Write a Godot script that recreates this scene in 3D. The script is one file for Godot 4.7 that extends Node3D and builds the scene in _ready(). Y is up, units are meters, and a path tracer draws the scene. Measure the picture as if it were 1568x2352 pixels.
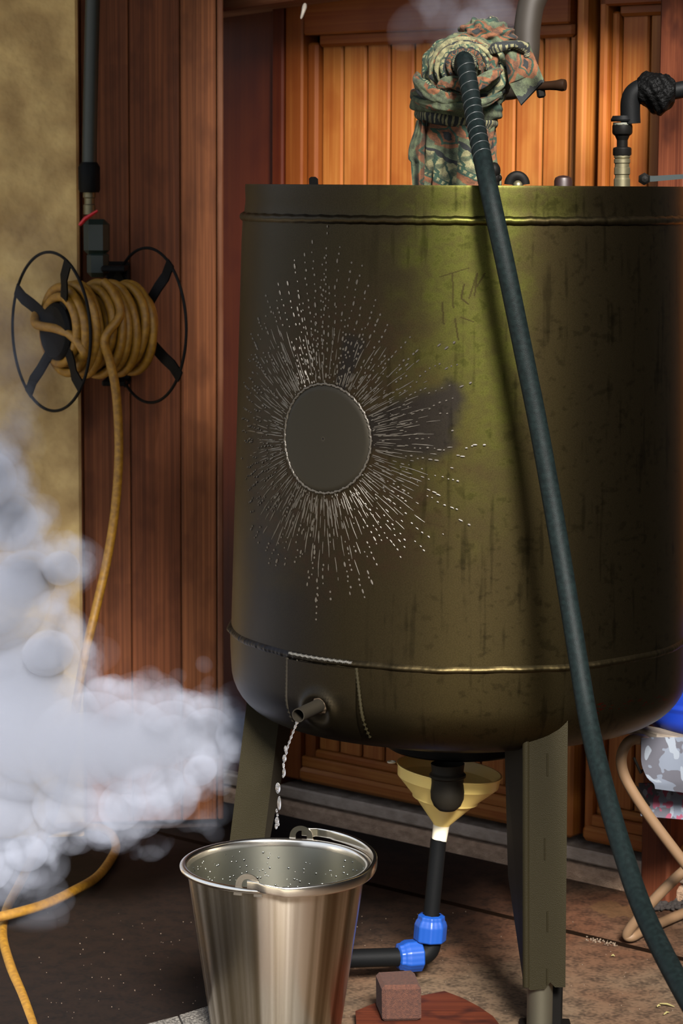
extends Node3D
# A copper-coloured steel still on three legs steaming in an open shed, with a bucket, hoses and wooden doors behind.

const FOCAL := 5650.0                      # pixels, for the 1568 x 2352 frame
const EYE := Vector3(0, 1.4, 0)
const ROLL := 0.006
var pitch := atan(754.0 / 5650.0)
var right_axis: Vector3
var up_axis: Vector3
var forward_axis: Vector3
var rng := RandomNumberGenerator.new()
var M := {}
const ALBEDO := 0.28                       # what the shed's dull surfaces give back, over their named colours
var still_node: Node3D

# ---------------------------------------------------------------- mesh builder
class MB:
	var v := PackedVector3Array()
	var n := PackedVector3Array()
	var t := PackedVector2Array()
	var c := PackedColorArray()
	var ix := PackedInt32Array()
	var use_color := false
	var color := Color.WHITE
	func vert(p: Vector3, nn: Vector3, uv: Vector2) -> int:
		v.append(p); n.append(nn); t.append(uv); c.append(color)
		return v.size() - 1
	func tri(a: int, b: int, d: int) -> void:
		var g := (v[b] - v[a]).cross(v[d] - v[a])
		if g.dot(n[a] + n[b] + n[d]) > 0.0:
			ix.append(a); ix.append(d); ix.append(b)
		else:
			ix.append(a); ix.append(b); ix.append(d)
	func quad(a: int, b: int, d: int, e: int) -> void:
		tri(a, b, d); tri(a, d, e)
	func face(pts: Array, nn: Vector3, uvs: Array) -> void:
		var k := []
		for i in pts.size():
			k.append(vert(pts[i], nn, uvs[i]))
		for i in range(1, pts.size() - 1):
			tri(k[0], k[i], k[i + 1])
	func mesh() -> ArrayMesh:
		var a := []
		a.resize(Mesh.ARRAY_MAX)
		a[Mesh.ARRAY_VERTEX] = v
		a[Mesh.ARRAY_NORMAL] = n
		a[Mesh.ARRAY_TEX_UV] = t
		if use_color:
			a[Mesh.ARRAY_COLOR] = c
		a[Mesh.ARRAY_INDEX] = ix
		var m := ArrayMesh.new()
		m.add_surface_from_arrays(Mesh.PRIMITIVE_TRIANGLES, a)
		return m

func P(x: float, y: float, z: float) -> Vector3:    # the point seen at (x, y) that lies z metres ahead
	var d := forward_axis + right_axis * ((x - 784.0) / FOCAL) + up_axis * ((1176.0 - y) / FOCAL)
	return EYE + d * (z / -d.z)

func G(x: float, y: float, h := 0.0) -> Vector3:     # the same on a level plane at height h
	var d := forward_axis + right_axis * ((x - 784.0) / FOCAL) + up_axis * ((1176.0 - y) / FOCAL)
	return EYE + d * ((h - EYE.y) / d.y)

# chamfered box; grain: the axis that the texture's v runs along
func bx(mb: MB, xf: Transform3D, size: Vector3, bev := 0.003, grain := 1, off := Vector2.ZERO) -> void:
	var h := size * 0.5
	bev = minf(bev, minf(h.x, minf(h.y, h.z)) * 0.49)
	var uvf := func(p: Vector3, ax: int) -> Vector2:
		if ax == grain:
			var a1 := (ax + 1) % 3
			var a2 := (ax + 2) % 3
			return Vector2(p[a1], p[a2]) + off
		var o := 3 - ax - grain
		return Vector2(p[o], p[grain]) + off
	var pt := func(s: Vector3, ax: int) -> Vector3:
		var q := Vector3(s.x * (h.x - bev), s.y * (h.y - bev), s.z * (h.z - bev))
		q[ax] = s[ax] * h[ax]
		return q
	for ax in 3:
		var b := (ax + 1) % 3
		var d := (ax + 2) % 3
		for sg in [-1.0, 1.0]:
			var pts := []
			var uvs := []
			for k in [[-1, -1], [1, -1], [1, 1], [-1, 1]]:
				var s := Vector3.ZERO
				s[ax] = sg; s[b] = k[0]; s[d] = k[1]
				var q: Vector3 = pt.call(s, ax)
				pts.append(xf * q); uvs.append(uvf.call(q, ax))
			var nn := Vector3.ZERO
			nn[ax] = sg
			mb.face(pts, (xf.basis * nn).normalized(), uvs)
	if bev <= 0.0:
		return
	for ax in 3:     # edges along ax
		var b := (ax + 1) % 3
		var d := (ax + 2) % 3
		for sb in [-1.0, 1.0]:
			for sd in [-1.0, 1.0]:
				var pts := []
				var uvs := []
				for k in [[-1, b], [1, b], [1, d], [-1, d]]:
					var s := Vector3.ZERO
					s[ax] = k[0]; s[b] = sb; s[d] = sd
					var q: Vector3 = pt.call(s, k[1])
					pts.append(xf * q); uvs.append(uvf.call(q, b))
				var nn := Vector3.ZERO
				nn[b] = sb; nn[d] = sd
				mb.face(pts, (xf.basis * nn).normalized(), uvs)
	for sx in [-1.0, 1.0]:
		for sy in [-1.0, 1.0]:
			for sz in [-1.0, 1.0]:
				var s := Vector3(sx, sy, sz)
				var pts := []
				var uvs := []
				for ax in 3:
					var q: Vector3 = pt.call(s, ax)
					pts.append(xf * q); uvs.append(uvf.call(q, ax))
				mb.face(pts, (xf.basis * s).normalized(), uvs)

# turned shape: prof holds (radius, height) pairs
func lathe(mb: MB, prof: Array, segs := 48, xf := Transform3D(), a0 := 0.0, a1 := TAU, crease := 35.0, vscale := 1.0) -> void:
	var nrm := []
	for i in prof.size() - 1:
		var d: Vector2 = prof[i + 1] - prof[i]
		nrm.append(Vector2(d.y, -d.x).normalized())
	var closed := a1 - a0 > TAU - 0.001
	var run := 0.0
	for i in prof.size() - 1:
		var p0: Vector2 = prof[i]
		var p1: Vector2 = prof[i + 1]
		if p0.distance_to(p1) < 1e-6:
			continue
		var n0: Vector2 = nrm[i]
		var n1: Vector2 = nrm[i]
		if i > 0 and absf(rad_to_deg(n0.angle_to(nrm[i - 1]))) < crease:
			n0 = (n0 + nrm[i - 1]).normalized()
		if i < prof.size() - 2 and absf(rad_to_deg(n1.angle_to(nrm[i + 1]))) < crease:
			n1 = (n1 + nrm[i + 1]).normalized()
		var last0 := -1
		var last1 := -1
		var len := p0.distance_to(p1)
		for k in segs + 1:
			var a := a0 + (a1 - a0) * k / segs
			var dir := Vector3(sin(a), 0, cos(a))
			var u := a / TAU
			var q0 := mb.vert(xf * (dir * p0.x + Vector3(0, p0.y, 0)), (xf.basis * (dir * n0.x + Vector3(0, n0.y, 0))).normalized(), Vector2(u, run * vscale))
			var q1 := mb.vert(xf * (dir * p1.x + Vector3(0, p1.y, 0)), (xf.basis * (dir * n1.x + Vector3(0, n1.y, 0))).normalized(), Vector2(u, (run + len) * vscale))
			if k > 0:
				if p0.x < 1e-6:
					mb.tri(last1, q1, q0)
				elif p1.x < 1e-6:
					mb.tri(last0, q0, q1)
				else:
					mb.quad(last0, q0, q1, last1)
			last0 = q0; last1 = q1
		run += len
	if closed:
		return

func spline(pts: Array, per := 8) -> PackedVector3Array:
	var out := PackedVector3Array()
	var m := pts.size()
	for i in m - 1:
		var a: Vector3 = pts[maxi(i - 1, 0)]
		var b: Vector3 = pts[i]
		var c: Vector3 = pts[i + 1]
		var d: Vector3 = pts[mini(i + 2, m - 1)]
		for k in per:
			out.append(b.cubic_interpolate(c, a, d, float(k) / per))
	out.append(pts[m - 1])
	return out

func tube(mb: MB, pts: PackedVector3Array, rad, sides := 12, caps := true, flat := 1.0, closed := false) -> void:
	var m := pts.size()
	var nrm := Vector3.ZERO
	var base := -1
	var run := 0.0
	var rings := []
	for i in m:
		var tan: Vector3
		if closed:
			tan = (pts[(i + 1) % m] - pts[(i + m - 1) % m]).normalized()
		else:
			tan = (pts[mini(i + 1, m - 1)] - pts[maxi(i - 1, 0)]).normalized()
		if i == 0:
			nrm = tan.cross(Vector3.UP if absf(tan.y) < 0.9 else Vector3.RIGHT).normalized()
		else:
			nrm = (nrm - tan * nrm.dot(tan)).normalized()
			run += pts[i].distance_to(pts[i - 1])
		var bi := tan.cross(nrm)
		var r: float = rad[i] if rad is Array or rad is PackedFloat32Array else rad
		var first := mb.v.size()
		for k in sides + 1:
			var a := TAU * k / sides
			var d := nrm * cos(a) + bi * sin(a) * flat
			mb.vert(pts[i] + d * r, (nrm * cos(a) + bi * sin(a) / flat).normalized(), Vector2(float(k) / sides, run))
		rings.append(first)
		if i > 0:
			for k in sides:
				mb.quad(rings[i - 1] + k, rings[i - 1] + k + 1, first + k + 1, first + k)
		if caps and not closed and (i == 0 or i == m - 1):
			var cn := -tan if i == 0 else tan
			var cc := mb.vert(pts[i], cn, Vector2(0.5, run))
			var e := []
			for k in sides + 1:
				e.append(mb.vert(mb.v[first + k], cn, Vector2(float(k) / sides, run)))
			for k in sides:
				mb.tri(cc, e[k], e[k + 1])
	if closed:
		for k in sides:
			mb.quad(rings[m - 1] + k, rings[m - 1] + k + 1, rings[0] + k + 1, rings[0] + k)

# a smooth surface over a grid; f(u, v) in 0..1 gives a point
func surf(mb: MB, nu: int, nv: int, f: Callable, uv := Vector2.ONE, out_hint := Vector3.ZERO, loop_u := false) -> void:
	var pts := []
	for j in nv + 1:
		for i in nu + 1:
			pts.append(f.call(float(i) / nu, float(j) / nv))
	var w := nu + 1
	var first := mb.v.size()
	var mid := Vector3.ZERO
	for q in pts:
		mid += q
	mid /= pts.size()
	for j in nv + 1:
		for i in w:
			var il := i - 1
			var ir := i + 1
			if loop_u:
				if il < 0: il = nu - 1
				if ir > nu: ir = 1
			else:
				il = maxi(il, 0); ir = mini(ir, nu)
			var du: Vector3 = pts[j * w + ir] - pts[j * w + il]
			var dv: Vector3 = pts[mini(j + 1, nv) * w + i] - pts[maxi(j - 1, 0) * w + i]
			var nn := du.cross(dv)
			if nn.length() < 1e-12:
				nn = pts[j * w + i] - mid
			mb.vert(pts[j * w + i], nn.normalized(), Vector2(float(i) / nu * uv.x, float(j) / nv * uv.y))
	# make all normals point outwards (or along the hint)
	var s := 0.0
	for k in pts.size():
		s += mb.n[first + k].dot(out_hint if out_hint != Vector3.ZERO else (pts[k] - mid))
	if s < 0:
		for k in pts.size():
			mb.n[first + k] = -mb.n[first + k]
	for j in nv:
		for i in nu:
			mb.quad(first + j * w + i, first + j * w + i + 1, first + (j + 1) * w + i + 1, first + (j + 1) * w + i)

# flat outline given thickness along depth
func slab(mb: MB, outline: Array, depth: Vector3) -> void:
	var nn := depth.normalized()
	var flat := PackedVector2Array()
	var ex: Vector3 = (outline[1] - outline[0]).normalized()
	var ey := nn.cross(ex)
	for q in outline:
		flat.append(Vector2((q - outline[0]).dot(ex), (q - outline[0]).dot(ey)))
	var tris := Geometry2D.triangulate_polygon(flat)
	for side in [0, 1]:
		var first := mb.v.size()
		for k in outline.size():
			mb.vert(outline[k] + depth * side, nn if side == 1 else -nn, flat[k])
		for k in range(0, tris.size(), 3):
			mb.tri(first + tris[k], first + tris[k + 1], first + tris[k + 2])
	var area := 0.0
	for k in flat.size():
		area += flat[k].cross(flat[(k + 1) % flat.size()])
	for k in outline.size():
		var a: Vector3 = outline[k]
		var b: Vector3 = outline[(k + 1) % outline.size()]
		var e := (b - a).normalized().cross(nn) * (1.0 if area > 0 else -1.0)
		mb.face([a, b, b + depth, a + depth], e, [flat[k], flat[(k + 1) % flat.size()], flat[(k + 1) % flat.size()] + Vector2(0, 0.01), flat[k] + Vector2(0, 0.01)])

func ball(mb: MB, at: Vector3, r: Vector3, segs := 10, rows := 6) -> void:
	var prof := []
	for i in rows + 1:
		var a := -PI / 2 + PI * i / rows
		prof.append(Vector2(maxf(cos(a), 0.0) if i > 0 and i < rows else 0.0, sin(a)))
	var b := MB.new()
	lathe(b, prof, segs, Transform3D(), 0, TAU, 80)
	var first := mb.v.size()
	for k in b.v.size():
		mb.vert(at + b.v[k] * r, (b.n[k] / r).normalized(), b.t[k])
	for k in range(0, b.ix.size(), 3):
		mb.tri(first + b.ix[k], first + b.ix[k + 1], first + b.ix[k + 2])

# ---------------------------------------------------------------- nodes
var names := {}
func numbered(n: String) -> String:
	names[n] = names.get(n, -1) + 1
	return n if names[n] == 0 else "%s_%03d" % [n, names[n]]

func tag(o: Node3D, label: String, category := "", group := "", kind := "") -> Node3D:
	o.set_meta("label", label)
	if category: o.set_meta("category", category)
	if group: o.set_meta("group", group)
	if kind: o.set_meta("kind", kind)
	return o

func thing(called: String, label: String, category: String, at := Vector3.ZERO, group := "", kind := "") -> Node3D:
	var o := Node3D.new()
	o.name = numbered(called)
	o.position = at
	add_child(o)
	return tag(o, label, category, group, kind)

func obj(called: String, mb, mat: Material, parent: Node3D = self, at := Vector3.ZERO) -> MeshInstance3D:
	# mb is in world coordinates; it is moved so that the node sits at its parent's place
	var o := MeshInstance3D.new()
	var shift := at
	var up: Node = parent
	while up != self:
		shift += (up as Node3D).position
		up = up.get_parent()
	if mb is MB:
		if shift != Vector3.ZERO:
			for k in mb.v.size():
				mb.v[k] -= shift
		o.mesh = mb.mesh()
	else:
		o.mesh = mb
	o.material_override = null
	for k in o.mesh.get_surface_count():
		o.mesh.surface_set_material(k, mat)
	o.name = numbered(called) if parent == self else called
	if parent == self:
		o.position = at
	parent.add_child(o, true)
	return o

# ---------------------------------------------------------------- materials
func noise(freq: float, octaves := 4, sd := 1, kind := FastNoiseLite.TYPE_SIMPLEX_SMOOTH) -> FastNoiseLite:
	var f := FastNoiseLite.new()
	f.noise_type = kind
	f.frequency = freq
	f.fractal_octaves = octaves
	f.seed = sd
	return f

func noise_tex(freq: float, octaves := 4, sd := 1, size := 512) -> ImageTexture:
	var im := noise(freq, octaves, sd).get_seamless_image(size, size)
	return ImageTexture.create_from_image(im)

func mat(col: Color, rough := 0.6, metal := 0.0, share := ALBEDO) -> StandardMaterial3D:
	var m := StandardMaterial3D.new()
	var l := col.srgb_to_linear()
	m.albedo_color = col if metal >= 0.6 else Color(l.r * share, l.g * share, l.b * share, col.a).linear_to_srgb()
	m.roughness = rough
	m.metallic = metal
	return m

func rough_map(m: StandardMaterial3D, tex: Texture2D, scale: float, height := 0.0) -> StandardMaterial3D:
	m.uv1_triplanar = true
	m.uv1_scale = Vector3.ONE * scale
	if height != 0.0:
		m.heightmap_enabled = true
		m.heightmap_texture = tex
		m.heightmap_scale = height
	return m

func shade_tex(freq: float, octaves: int, sd: int, lo: Color, hi: Color, size := 512, gain := 1.0) -> ImageTexture:
	var im := noise(freq, octaves, sd).get_seamless_image(size, size)
	var out := Image.create(size, size, false, Image.FORMAT_RGB8)
	for y in size:
		for x in size:
			var k := clampf((im.get_pixel(x, y).r - 0.5) * gain + 0.5, 0, 1)
			out.set_pixel(x, y, lo.lerp(hi, k))
	return ImageTexture.create_from_image(out)

func wood_tex(sd: int, lo: Color, hi: Color, stain: Color, stained: float) -> ImageTexture:
	var w := 512
	var h := 1024
	var fine := noise(0.09, 3, sd).get_seamless_image(w, 20)
	fine.resize(w, h, Image.INTERPOLATE_CUBIC)
	var wide := noise(0.02, 3, sd + 7).get_seamless_image(w, 10)
	wide.resize(w, h, Image.INTERPOLATE_CUBIC)
	var blot := noise(0.006, 4, sd + 13).get_seamless_image(w, h)
	var out := Image.create(w, h, false, Image.FORMAT_RGB8)
	for y in h:
		for x in w:
			var k := fine.get_pixel(x, y).r * 0.55 + wide.get_pixel(x, y).r * 0.45
			var c := lo.lerp(hi, clampf((k - 0.5) * 1.5 + 0.5, 0, 1))
			var b := clampf((blot.get_pixel(x, y).r - 0.5) * 2.2, 0, 1) * stained
			out.set_pixel(x, y, c.lerp(stain, b))
	return ImageTexture.create_from_image(out)

func wood_mat(tex: Texture2D, tint: Color, rough := 0.5, tile := Vector2(0.4, 1.3), share := ALBEDO) -> StandardMaterial3D:
	var m := mat(tint, rough, 0.0, share)
	m.metallic_specular = 0.3
	m.albedo_texture = tex
	m.uv1_scale = Vector3(1.0 / tile.x, 1.0 / tile.y, 1)
	return m

func sm(a: float, b: float, x: float) -> float:
	return smoothstep(a, b, x)

const STILL_AXIS := Vector3(0.209, 0, -4.28)

# the steel of the still: olive brown, with straw and blue heat tints round the welded sun
func still_tex() -> ImageTexture:
	var w := 1792
	var h := 1024
	var a := noise(0.012, 5, 3)
	var b := noise(0.05, 4, 5)
	var fine := noise(0.6, 2, 9)
	var streak := noise(0.06, 3, 11).get_image(w, 48)
	streak.resize(w, h, Image.INTERPOLATE_CUBIC)
	var out := Image.create(w, h, false, Image.FORMAT_RGB8)
	var base := Color8(78, 68, 48)
	var grey := Color8(74, 65, 50)
	var blue := Color8(50, 50, 58)
	var straw := Color8(104, 104, 50)
	var olive := Color8(96, 84, 52)
	var tint := Color8(64, 58, 54)
	var purple := Color8(86, 62, 50)
	for j in h:
		var y := 1.42 - 1.05 * j / h
		for i in w:
			var ang := 360.0 * i / w - 180.0     # degrees from the front, to the right
			if absf(ang) > 110.0:
				out.set_pixel(i, j, base)
				continue
			var n1 := a.get_noise_2d(i, j)
			var n2 := b.get_noise_2d(i, j)
			var st := streak.get_pixel(i, j).r - 0.5
			var c := base.lerp(grey, sm(-15.0, -50.0, ang))
			c = c.lerp(blue, 0.75 * sm(0.95, 0.68, y + n1 * 0.12) * sm(-28.0, -55.0, ang))
			# straw tint: a patch from the rim down, right of the sun
			var s1 := sm(-24.0, -6.0, ang + n1 * 9.0) * sm(17.0, 5.0, ang + n1 * 6.0)
			s1 *= sm(0.80, 1.02, y + n1 * 0.12) * (0.72 + 0.28 * sm(0.9, 1.25, y))
			var band := sm(-34.0, -8.0, ang) * sm(32.0, 18.0, ang) * sm(1.345, 1.352, y) * (0.45 + 0.5 * sm(-0.3, 0.4, n1 + n2))
			var s2 := sm(-20.0, -4.0, ang) * sm(30.0, 18.0, ang) * 0.5
			c = c.lerp(olive, s2)
			c = c.lerp(straw, clampf(maxf(s1 * (0.9 + 0.5 * n2), band * 0.8), 0, 1))
			# heat tint round the weld
			var sx := deg_to_rad(ang + 37.4) * 0.392
			var sy := y - 0.99
			var rad := sqrt(sx * sx + sy * sy)
			var th := rad_to_deg(atan2(sy, sx))
			var halo := sm(0.29, 0.2, rad + n1 * 0.03) * sm(0.08, 0.095, rad)
			c = c.lerp(purple, 0.35 * halo * (0.6 + n2))
			if rad > 0.089:
				var wedge := sm(-12.0, -1.0, th + n1 * 6.0) * sm(30.0, 22.0, th - n1 * 5.0) * sm(0.266, 0.238, rad + n1 * 0.02 + 0.0016 * absf(th - 22.0))
				var wedge2 := sm(62.0, 66.0, th) * sm(80.0, 74.0, th + n1 * 5.0) * sm(0.19, 0.165, rad)
				c = c.lerp(tint, clampf(0.92 * maxf(wedge, wedge2), 0, 1))
			# dark runs and blots
			var run := sm(0.16, 0.4, st + n1 * 0.25) * sm(-35.0, -10.0, ang)
			c = c.darkened(clampf(0.22 * run, 0, 0.6))
			var blot := sm(0.22, 0.6, n2 + 0.45 * n1) * sm(-25.0, 0.0, ang)
			c = c.darkened(0.16 * blot)
			c = c.darkened(clampf(0.08 - 0.16 * fine.get_noise_2d(i, j), 0.0, 0.3))
			out.set_pixel(i, j, c)
	# scratched strokes in the straw patch
	var ink := Color8(70, 63, 38)
	for s in [[-8.5, 1.255, -1.5, 1.27], [-5.5, 1.262, -5.2, 1.205], [-3.4, 1.222, -2.7, 1.245], [-3.4, 1.222, -1.6, 1.212], [-1.5, 1.222, 0.3, 1.262], [0.3, 1.262, -0.3, 1.225], [0.2, 1.24, 2.2, 1.262], [-4.8, 1.19, -3.9, 1.155], [-3.5, 1.192, -0.5, 1.185], [-7.8, 1.215, -7.4, 1.18]]:
		for k in 60:
			var u := float(k) / 60
			var an: float = lerpf(s[0], s[2], u)
			var yy: float = lerpf(s[1], s[3], u)
			var i := int((an + 180.0) / 360.0 * w)
			var j := int((1.42 - yy) / 1.05 * h)
			for q in 2:
				out.set_pixel(i + q, j, out.get_pixel(i + q, j).lerp(ink, 0.75))
	# red scrapes on the lower head
	var red := Color8(120, 28, 18)
	rng.seed = 5
	for k in 70:
		var an := rng.randf_range(23.0, 62.0)
		var yy := 0.553 + rng.randf_range(-0.008, 0.006) - (0.0003 * (an - 40.0))
		if rng.randf() < 0.4: an = rng.randf_range(25.0, 33.0)
		for q in rng.randi_range(2, 7):
			out.set_pixel(int((an + 180.0) / 360.0 * w) + q, int((1.42 - yy) / 1.05 * h), red.lerp(base, rng.randf() * 0.5))
	return ImageTexture.create_from_image(out)

func fabric_tex() -> ImageTexture:
	var s := 512
	var out := Image.create(s, s, false, Image.FORMAT_RGB8)
	var cream := Color8(184, 178, 128)
	var sage := Color8(120, 132, 96)
	var green := Color8(56, 92, 70)
	var navy := Color8(40, 46, 46)
	var rust := Color8(166, 104, 62)
	var weave := noise(0.4, 2, 4)
	var warp := noise(0.012, 4, 6)
	for y_ in s:
		for x_ in s:
			var x := x_ + int(warp.get_noise_2d(x_, y_) * 18.0)
			var y := y_ + int(warp.get_noise_2d(x_ + 900, y_) * 18.0)
			var v := fposmod(y / 400.0, 1.0)
			var ph := fposmod(x / 102.0, 1.0)
			var dm := absf(ph - 0.5) * 2.0
			var c := sage
			if v < 0.06: c = cream
			elif v < 0.14: c = navy if not (absf(v - 0.10) < 0.022 and fposmod(x / 18.0, 1.0) < 0.5) else cream
			elif v < 0.18: c = green
			elif v < 0.24: c = sage
			elif v < 0.50:
				var q := absf(v - 0.37) / 0.13 + dm
				c = rust
				if q < 0.35: c = navy
				elif q < 0.62: c = rust
				elif q < 0.85: c = green
				elif q > 1.45: c = sage
			elif v < 0.56: c = sage
			elif v < 0.60: c = navy
			elif v < 0.78:
				c = cream
				if fposmod(x / 44.0 + (v - 0.6) * 5.0, 1.0) < 0.4: c = sage
				if fposmod(x / 44.0 - (v - 0.6) * 5.0, 1.0) < 0.22: c = green
			elif v < 0.84: c = green if not (absf(v - 0.81) < 0.014 and fposmod(x / 14.0, 1.0) < 0.5) else cream
			elif v < 0.90: c = rust
			c = c.darkened(clampf(0.18 + weave.get_noise_2d(x, y) * 0.35 + warp.get_noise_2d(x_ * 2, y_ * 2) * 0.4, 0, 0.6))
			out.set_pixel(x_, y_, c)
	return ImageTexture.create_from_image(out)

func floor_tex() -> ImageTexture:
	# 4 m x 4 m of floor: u = (x + 2) / 4, v = (-z - 2.5) / 4
	var s := 1400
	var a := noise(0.006, 5, 21)
	var b := noise(0.06, 4, 22)
	var f := noise(0.3, 2, 23)
	var out := Image.create(s, s, false, Image.FORMAT_RGB8)
	var dry := Color8(156, 130, 104)
	var rusty := Color8(134, 88, 62)
	var dark_brown := Color8(40, 26, 18)  # darker brown at the left and towards the doors
	for j in s:
		var z := -(2.5 + 4.0 * j / s)
		for i in s:
			var x := -2.0 + 4.0 * i / s
			var n1 := a.get_noise_2d(i, j)
			var n2 := b.get_noise_2d(i, j)
			var c := dry.lerp(rusty, clampf(0.15 + 0.9 * n1 + 0.5 * sm(-4.15, -4.6, z), 0, 0.9))
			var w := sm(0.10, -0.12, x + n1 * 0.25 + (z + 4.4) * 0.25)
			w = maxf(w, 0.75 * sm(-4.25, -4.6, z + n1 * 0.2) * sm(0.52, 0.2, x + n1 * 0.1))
			c = c.lerp(dark_brown, clampf(w * 0.95, 0, 1))
			c = c.darkened(clampf(0.1 - n2 * 0.35 - f.get_noise_2d(i, j) * 0.35, 0, 0.5))
			# a pale splash where something was spilt
			var px := (x - 0.545) / 0.05
			var pz := (z + 4.66) / 0.05
			if px * px + pz * pz < 1.0 + n2 * 1.6: c = c.lerp(Color8(150, 112, 70), 0.5)
			out.set_pixel(i, j, c)
	return ImageTexture.create_from_image(out)

func make_materials() -> void:
	var grain := noise_tex(0.02, 5, 31)
	var grit := noise_tex(0.12, 4, 32)
	var orange := wood_tex(40, Color8(206, 114, 46), Color8(242, 162, 80), Color8(180, 90, 34), 0.5)
	M.door = []
	for k in 4:
		M.door.append(wood_mat(orange, [Color8(255, 255, 255), Color8(244, 240, 232), Color8(255, 246, 236), Color8(236, 226, 214)][k], 0.45, Vector2(0.4, 1.3), 0.30))
	M.door_dark = wood_mat(orange, Color8(205, 180, 160), 0.5)
	M.frame_dark = wood_mat(orange, Color8(140, 92, 62), 0.6)
	M.door_groove = mat(Color8(62, 30, 14), 0.7)
	var plank := wood_tex(60, Color8(104, 60, 34), Color8(168, 106, 66), Color8(84, 46, 26), 0.45)
	M.plank = []
	for k in 3:
		M.plank.append(wood_mat(plank, [Color8(235, 225, 220), Color8(220, 205, 195), Color8(255, 250, 240)][k], 0.6, Vector2(0.3, 1.1), 0.55))
	var pale := wood_tex(80, Color8(176, 108, 72), Color8(212, 150, 112), Color8(150, 84, 54), 0.5)
	M.pale_wood = wood_mat(pale, Color.WHITE, 0.55)
	var rough_wood := wood_tex(90, Color8(126, 64, 36), Color8(180, 106, 68), Color8(84, 40, 24), 0.9)
	M.post = wood_mat(rough_wood, Color8(240, 225, 215), 0.7, Vector2(0.25, 0.9), 0.26)
	var grey_wood := wood_tex(95, Color8(120, 108, 96), Color8(178, 166, 152), Color8(90, 78, 66), 0.6)
	M.grey_wood = wood_mat(grey_wood, Color.WHITE, 0.8, Vector2(0.1, 0.5))
	M.grey_wood.albedo_color = Color(0.7, 0.7, 0.7)
	M.shed = mat(Color8(58, 46, 36), 0.85)
	# plaster
	M.plaster = mat(Color.WHITE, 0.9, 0.0, 1.0)
	M.plaster.albedo_texture = shade_tex(0.01, 5, 51, Color8(150, 122, 78), Color8(196, 168, 112), 512, 1.6)
	rough_map(M.plaster, grain, 1.4, 0.35)
	M.floor = mat(Color.WHITE, 0.75)
	M.floor.metallic_specular = 0.25
	M.floor.albedo_texture = floor_tex()
	M.floor.uv1_scale = Vector3(0.25, 0.25, 1)
	M.concrete = mat(Color8(172, 146, 122), 0.85, 0.0, 0.95)
	M.concrete.albedo_texture = shade_tex(0.03, 5, 52, Color8(190, 180, 170), Color8(255, 250, 245), 256, 1.5)
	rough_map(M.concrete, grit, 5.0, 0.3)
	M.threshold = mat(Color8(168, 154, 140), 0.6, 0.0, 0.9)
	M.threshold.albedo_texture = M.concrete.albedo_texture
	rough_map(M.threshold, grit, 3.0, 0.08)
	M.stone = mat(Color8(196, 190, 180), 0.9)
	M.stone.albedo_texture = shade_tex(0.09, 4, 53, Color8(130, 124, 116), Color8(255, 252, 246), 256, 2.6)
	rough_map(M.stone, grit, 6.0, 0.5)
	# still
	M.still = mat(Color.WHITE, 0.42, 1.0)
	M.still.albedo_color = Color(0.7, 0.7, 0.7)
	M.still.metallic_specular = 0.4
	M.still.albedo_texture = still_tex()
	M.still.uv1_scale = Vector3(1, 1.0 / 1.05, 1)
	M.still.uv1_offset = Vector3(0.5, 0, 0)
	M.steel_dark = mat(Color8(64, 58, 47), 0.6, 0.3)
	M.steel_dark.metallic_specular = 0.3
	rough_map(M.steel_dark, grit, 7.0, 0.02)
	M.disc = mat(Color8(40, 36, 28), 0.5, 0.8)
	M.leg = mat(Color8(96, 86, 54), 0.6, 0.2, 0.11)
	M.leg.metallic_specular = 0.25
	rough_map(M.leg, grit, 8.0, 0.04)
	M.leg_tube = mat(Color8(96, 92, 78), 0.4, 0.8)
	M.weld = mat(Color8(120, 116, 108), 0.32, 0.8)
	M.collar = mat(Color8(78, 66, 52), 0.5, 0.7)
	M.bead = mat(Color8(136, 127, 114), 0.34, 0.45, 0.22)
	M.black_iron = mat(Color8(34, 32, 29), 0.5, 0.3)
	M.black_rubber = mat(Color8(22, 23, 22), 0.45)
	M.black_plastic = mat(Color8(25, 26, 27), 0.5)
	rough_map(M.black_plastic, grit, 12.0, 0.02)
	M.black_tape = mat(Color8(15, 15, 15), 0.42)
	rough_map(M.black_tape, grain, 14.0, 0.25)
	M.brass = mat(Color8(104, 98, 76), 0.45, 0.8)
	M.ptfe = mat(Color8(160, 160, 140), 0.6)
	M.lever = mat(Color8(70, 80, 80), 0.5, 0.1)
	M.lever.metallic_specular = 0.25
	M.old_copper = mat(Color8(70, 60, 48), 0.55, 0.2)
	M.dark_wood = mat(Color8(56, 36, 22), 0.4)
	for k in ["black_iron", "black_rubber", "black_plastic", "black_tape", "dark_wood"]:
		M[k].metallic_specular = 0.2
		M[k].roughness = 0.55
	# water hoses
	M.green_hose = mat(Color8(32, 47, 46), 0.6, 0.0, 0.25)
	M.green_hose.metallic_specular = 0.22
	M.green_hose.albedo_texture = shade_tex(0.04, 4, 54, Color8(160, 165, 168), Color8(255, 255, 255), 256, 1.6)
	rough_map(M.green_hose, grit, 9.0, 0.03)
	M.ridge = mat(Color8(70, 76, 76), 0.4)
	M.yellow = mat(Color8(214, 156, 34), 0.55, 0.0, 0.38)
	M.yellow.albedo_texture = shade_tex(0.04, 4, 55, Color8(190, 180, 160), Color8(255, 255, 255), 256, 1.6)
	rough_map(M.yellow, grit, 6.0)
	M.teal_pipe = mat(Color8(58, 68, 60), 0.5)
	M.dark_green = mat(Color8(16, 46, 34), 0.5)
	M.red = mat(Color8(190, 26, 40), 0.5, 0.0, 0.8)
	M.reel = mat(Color8(38, 37, 36), 0.6, 0.0)
	M.reel.metallic_specular = 0.2
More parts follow.
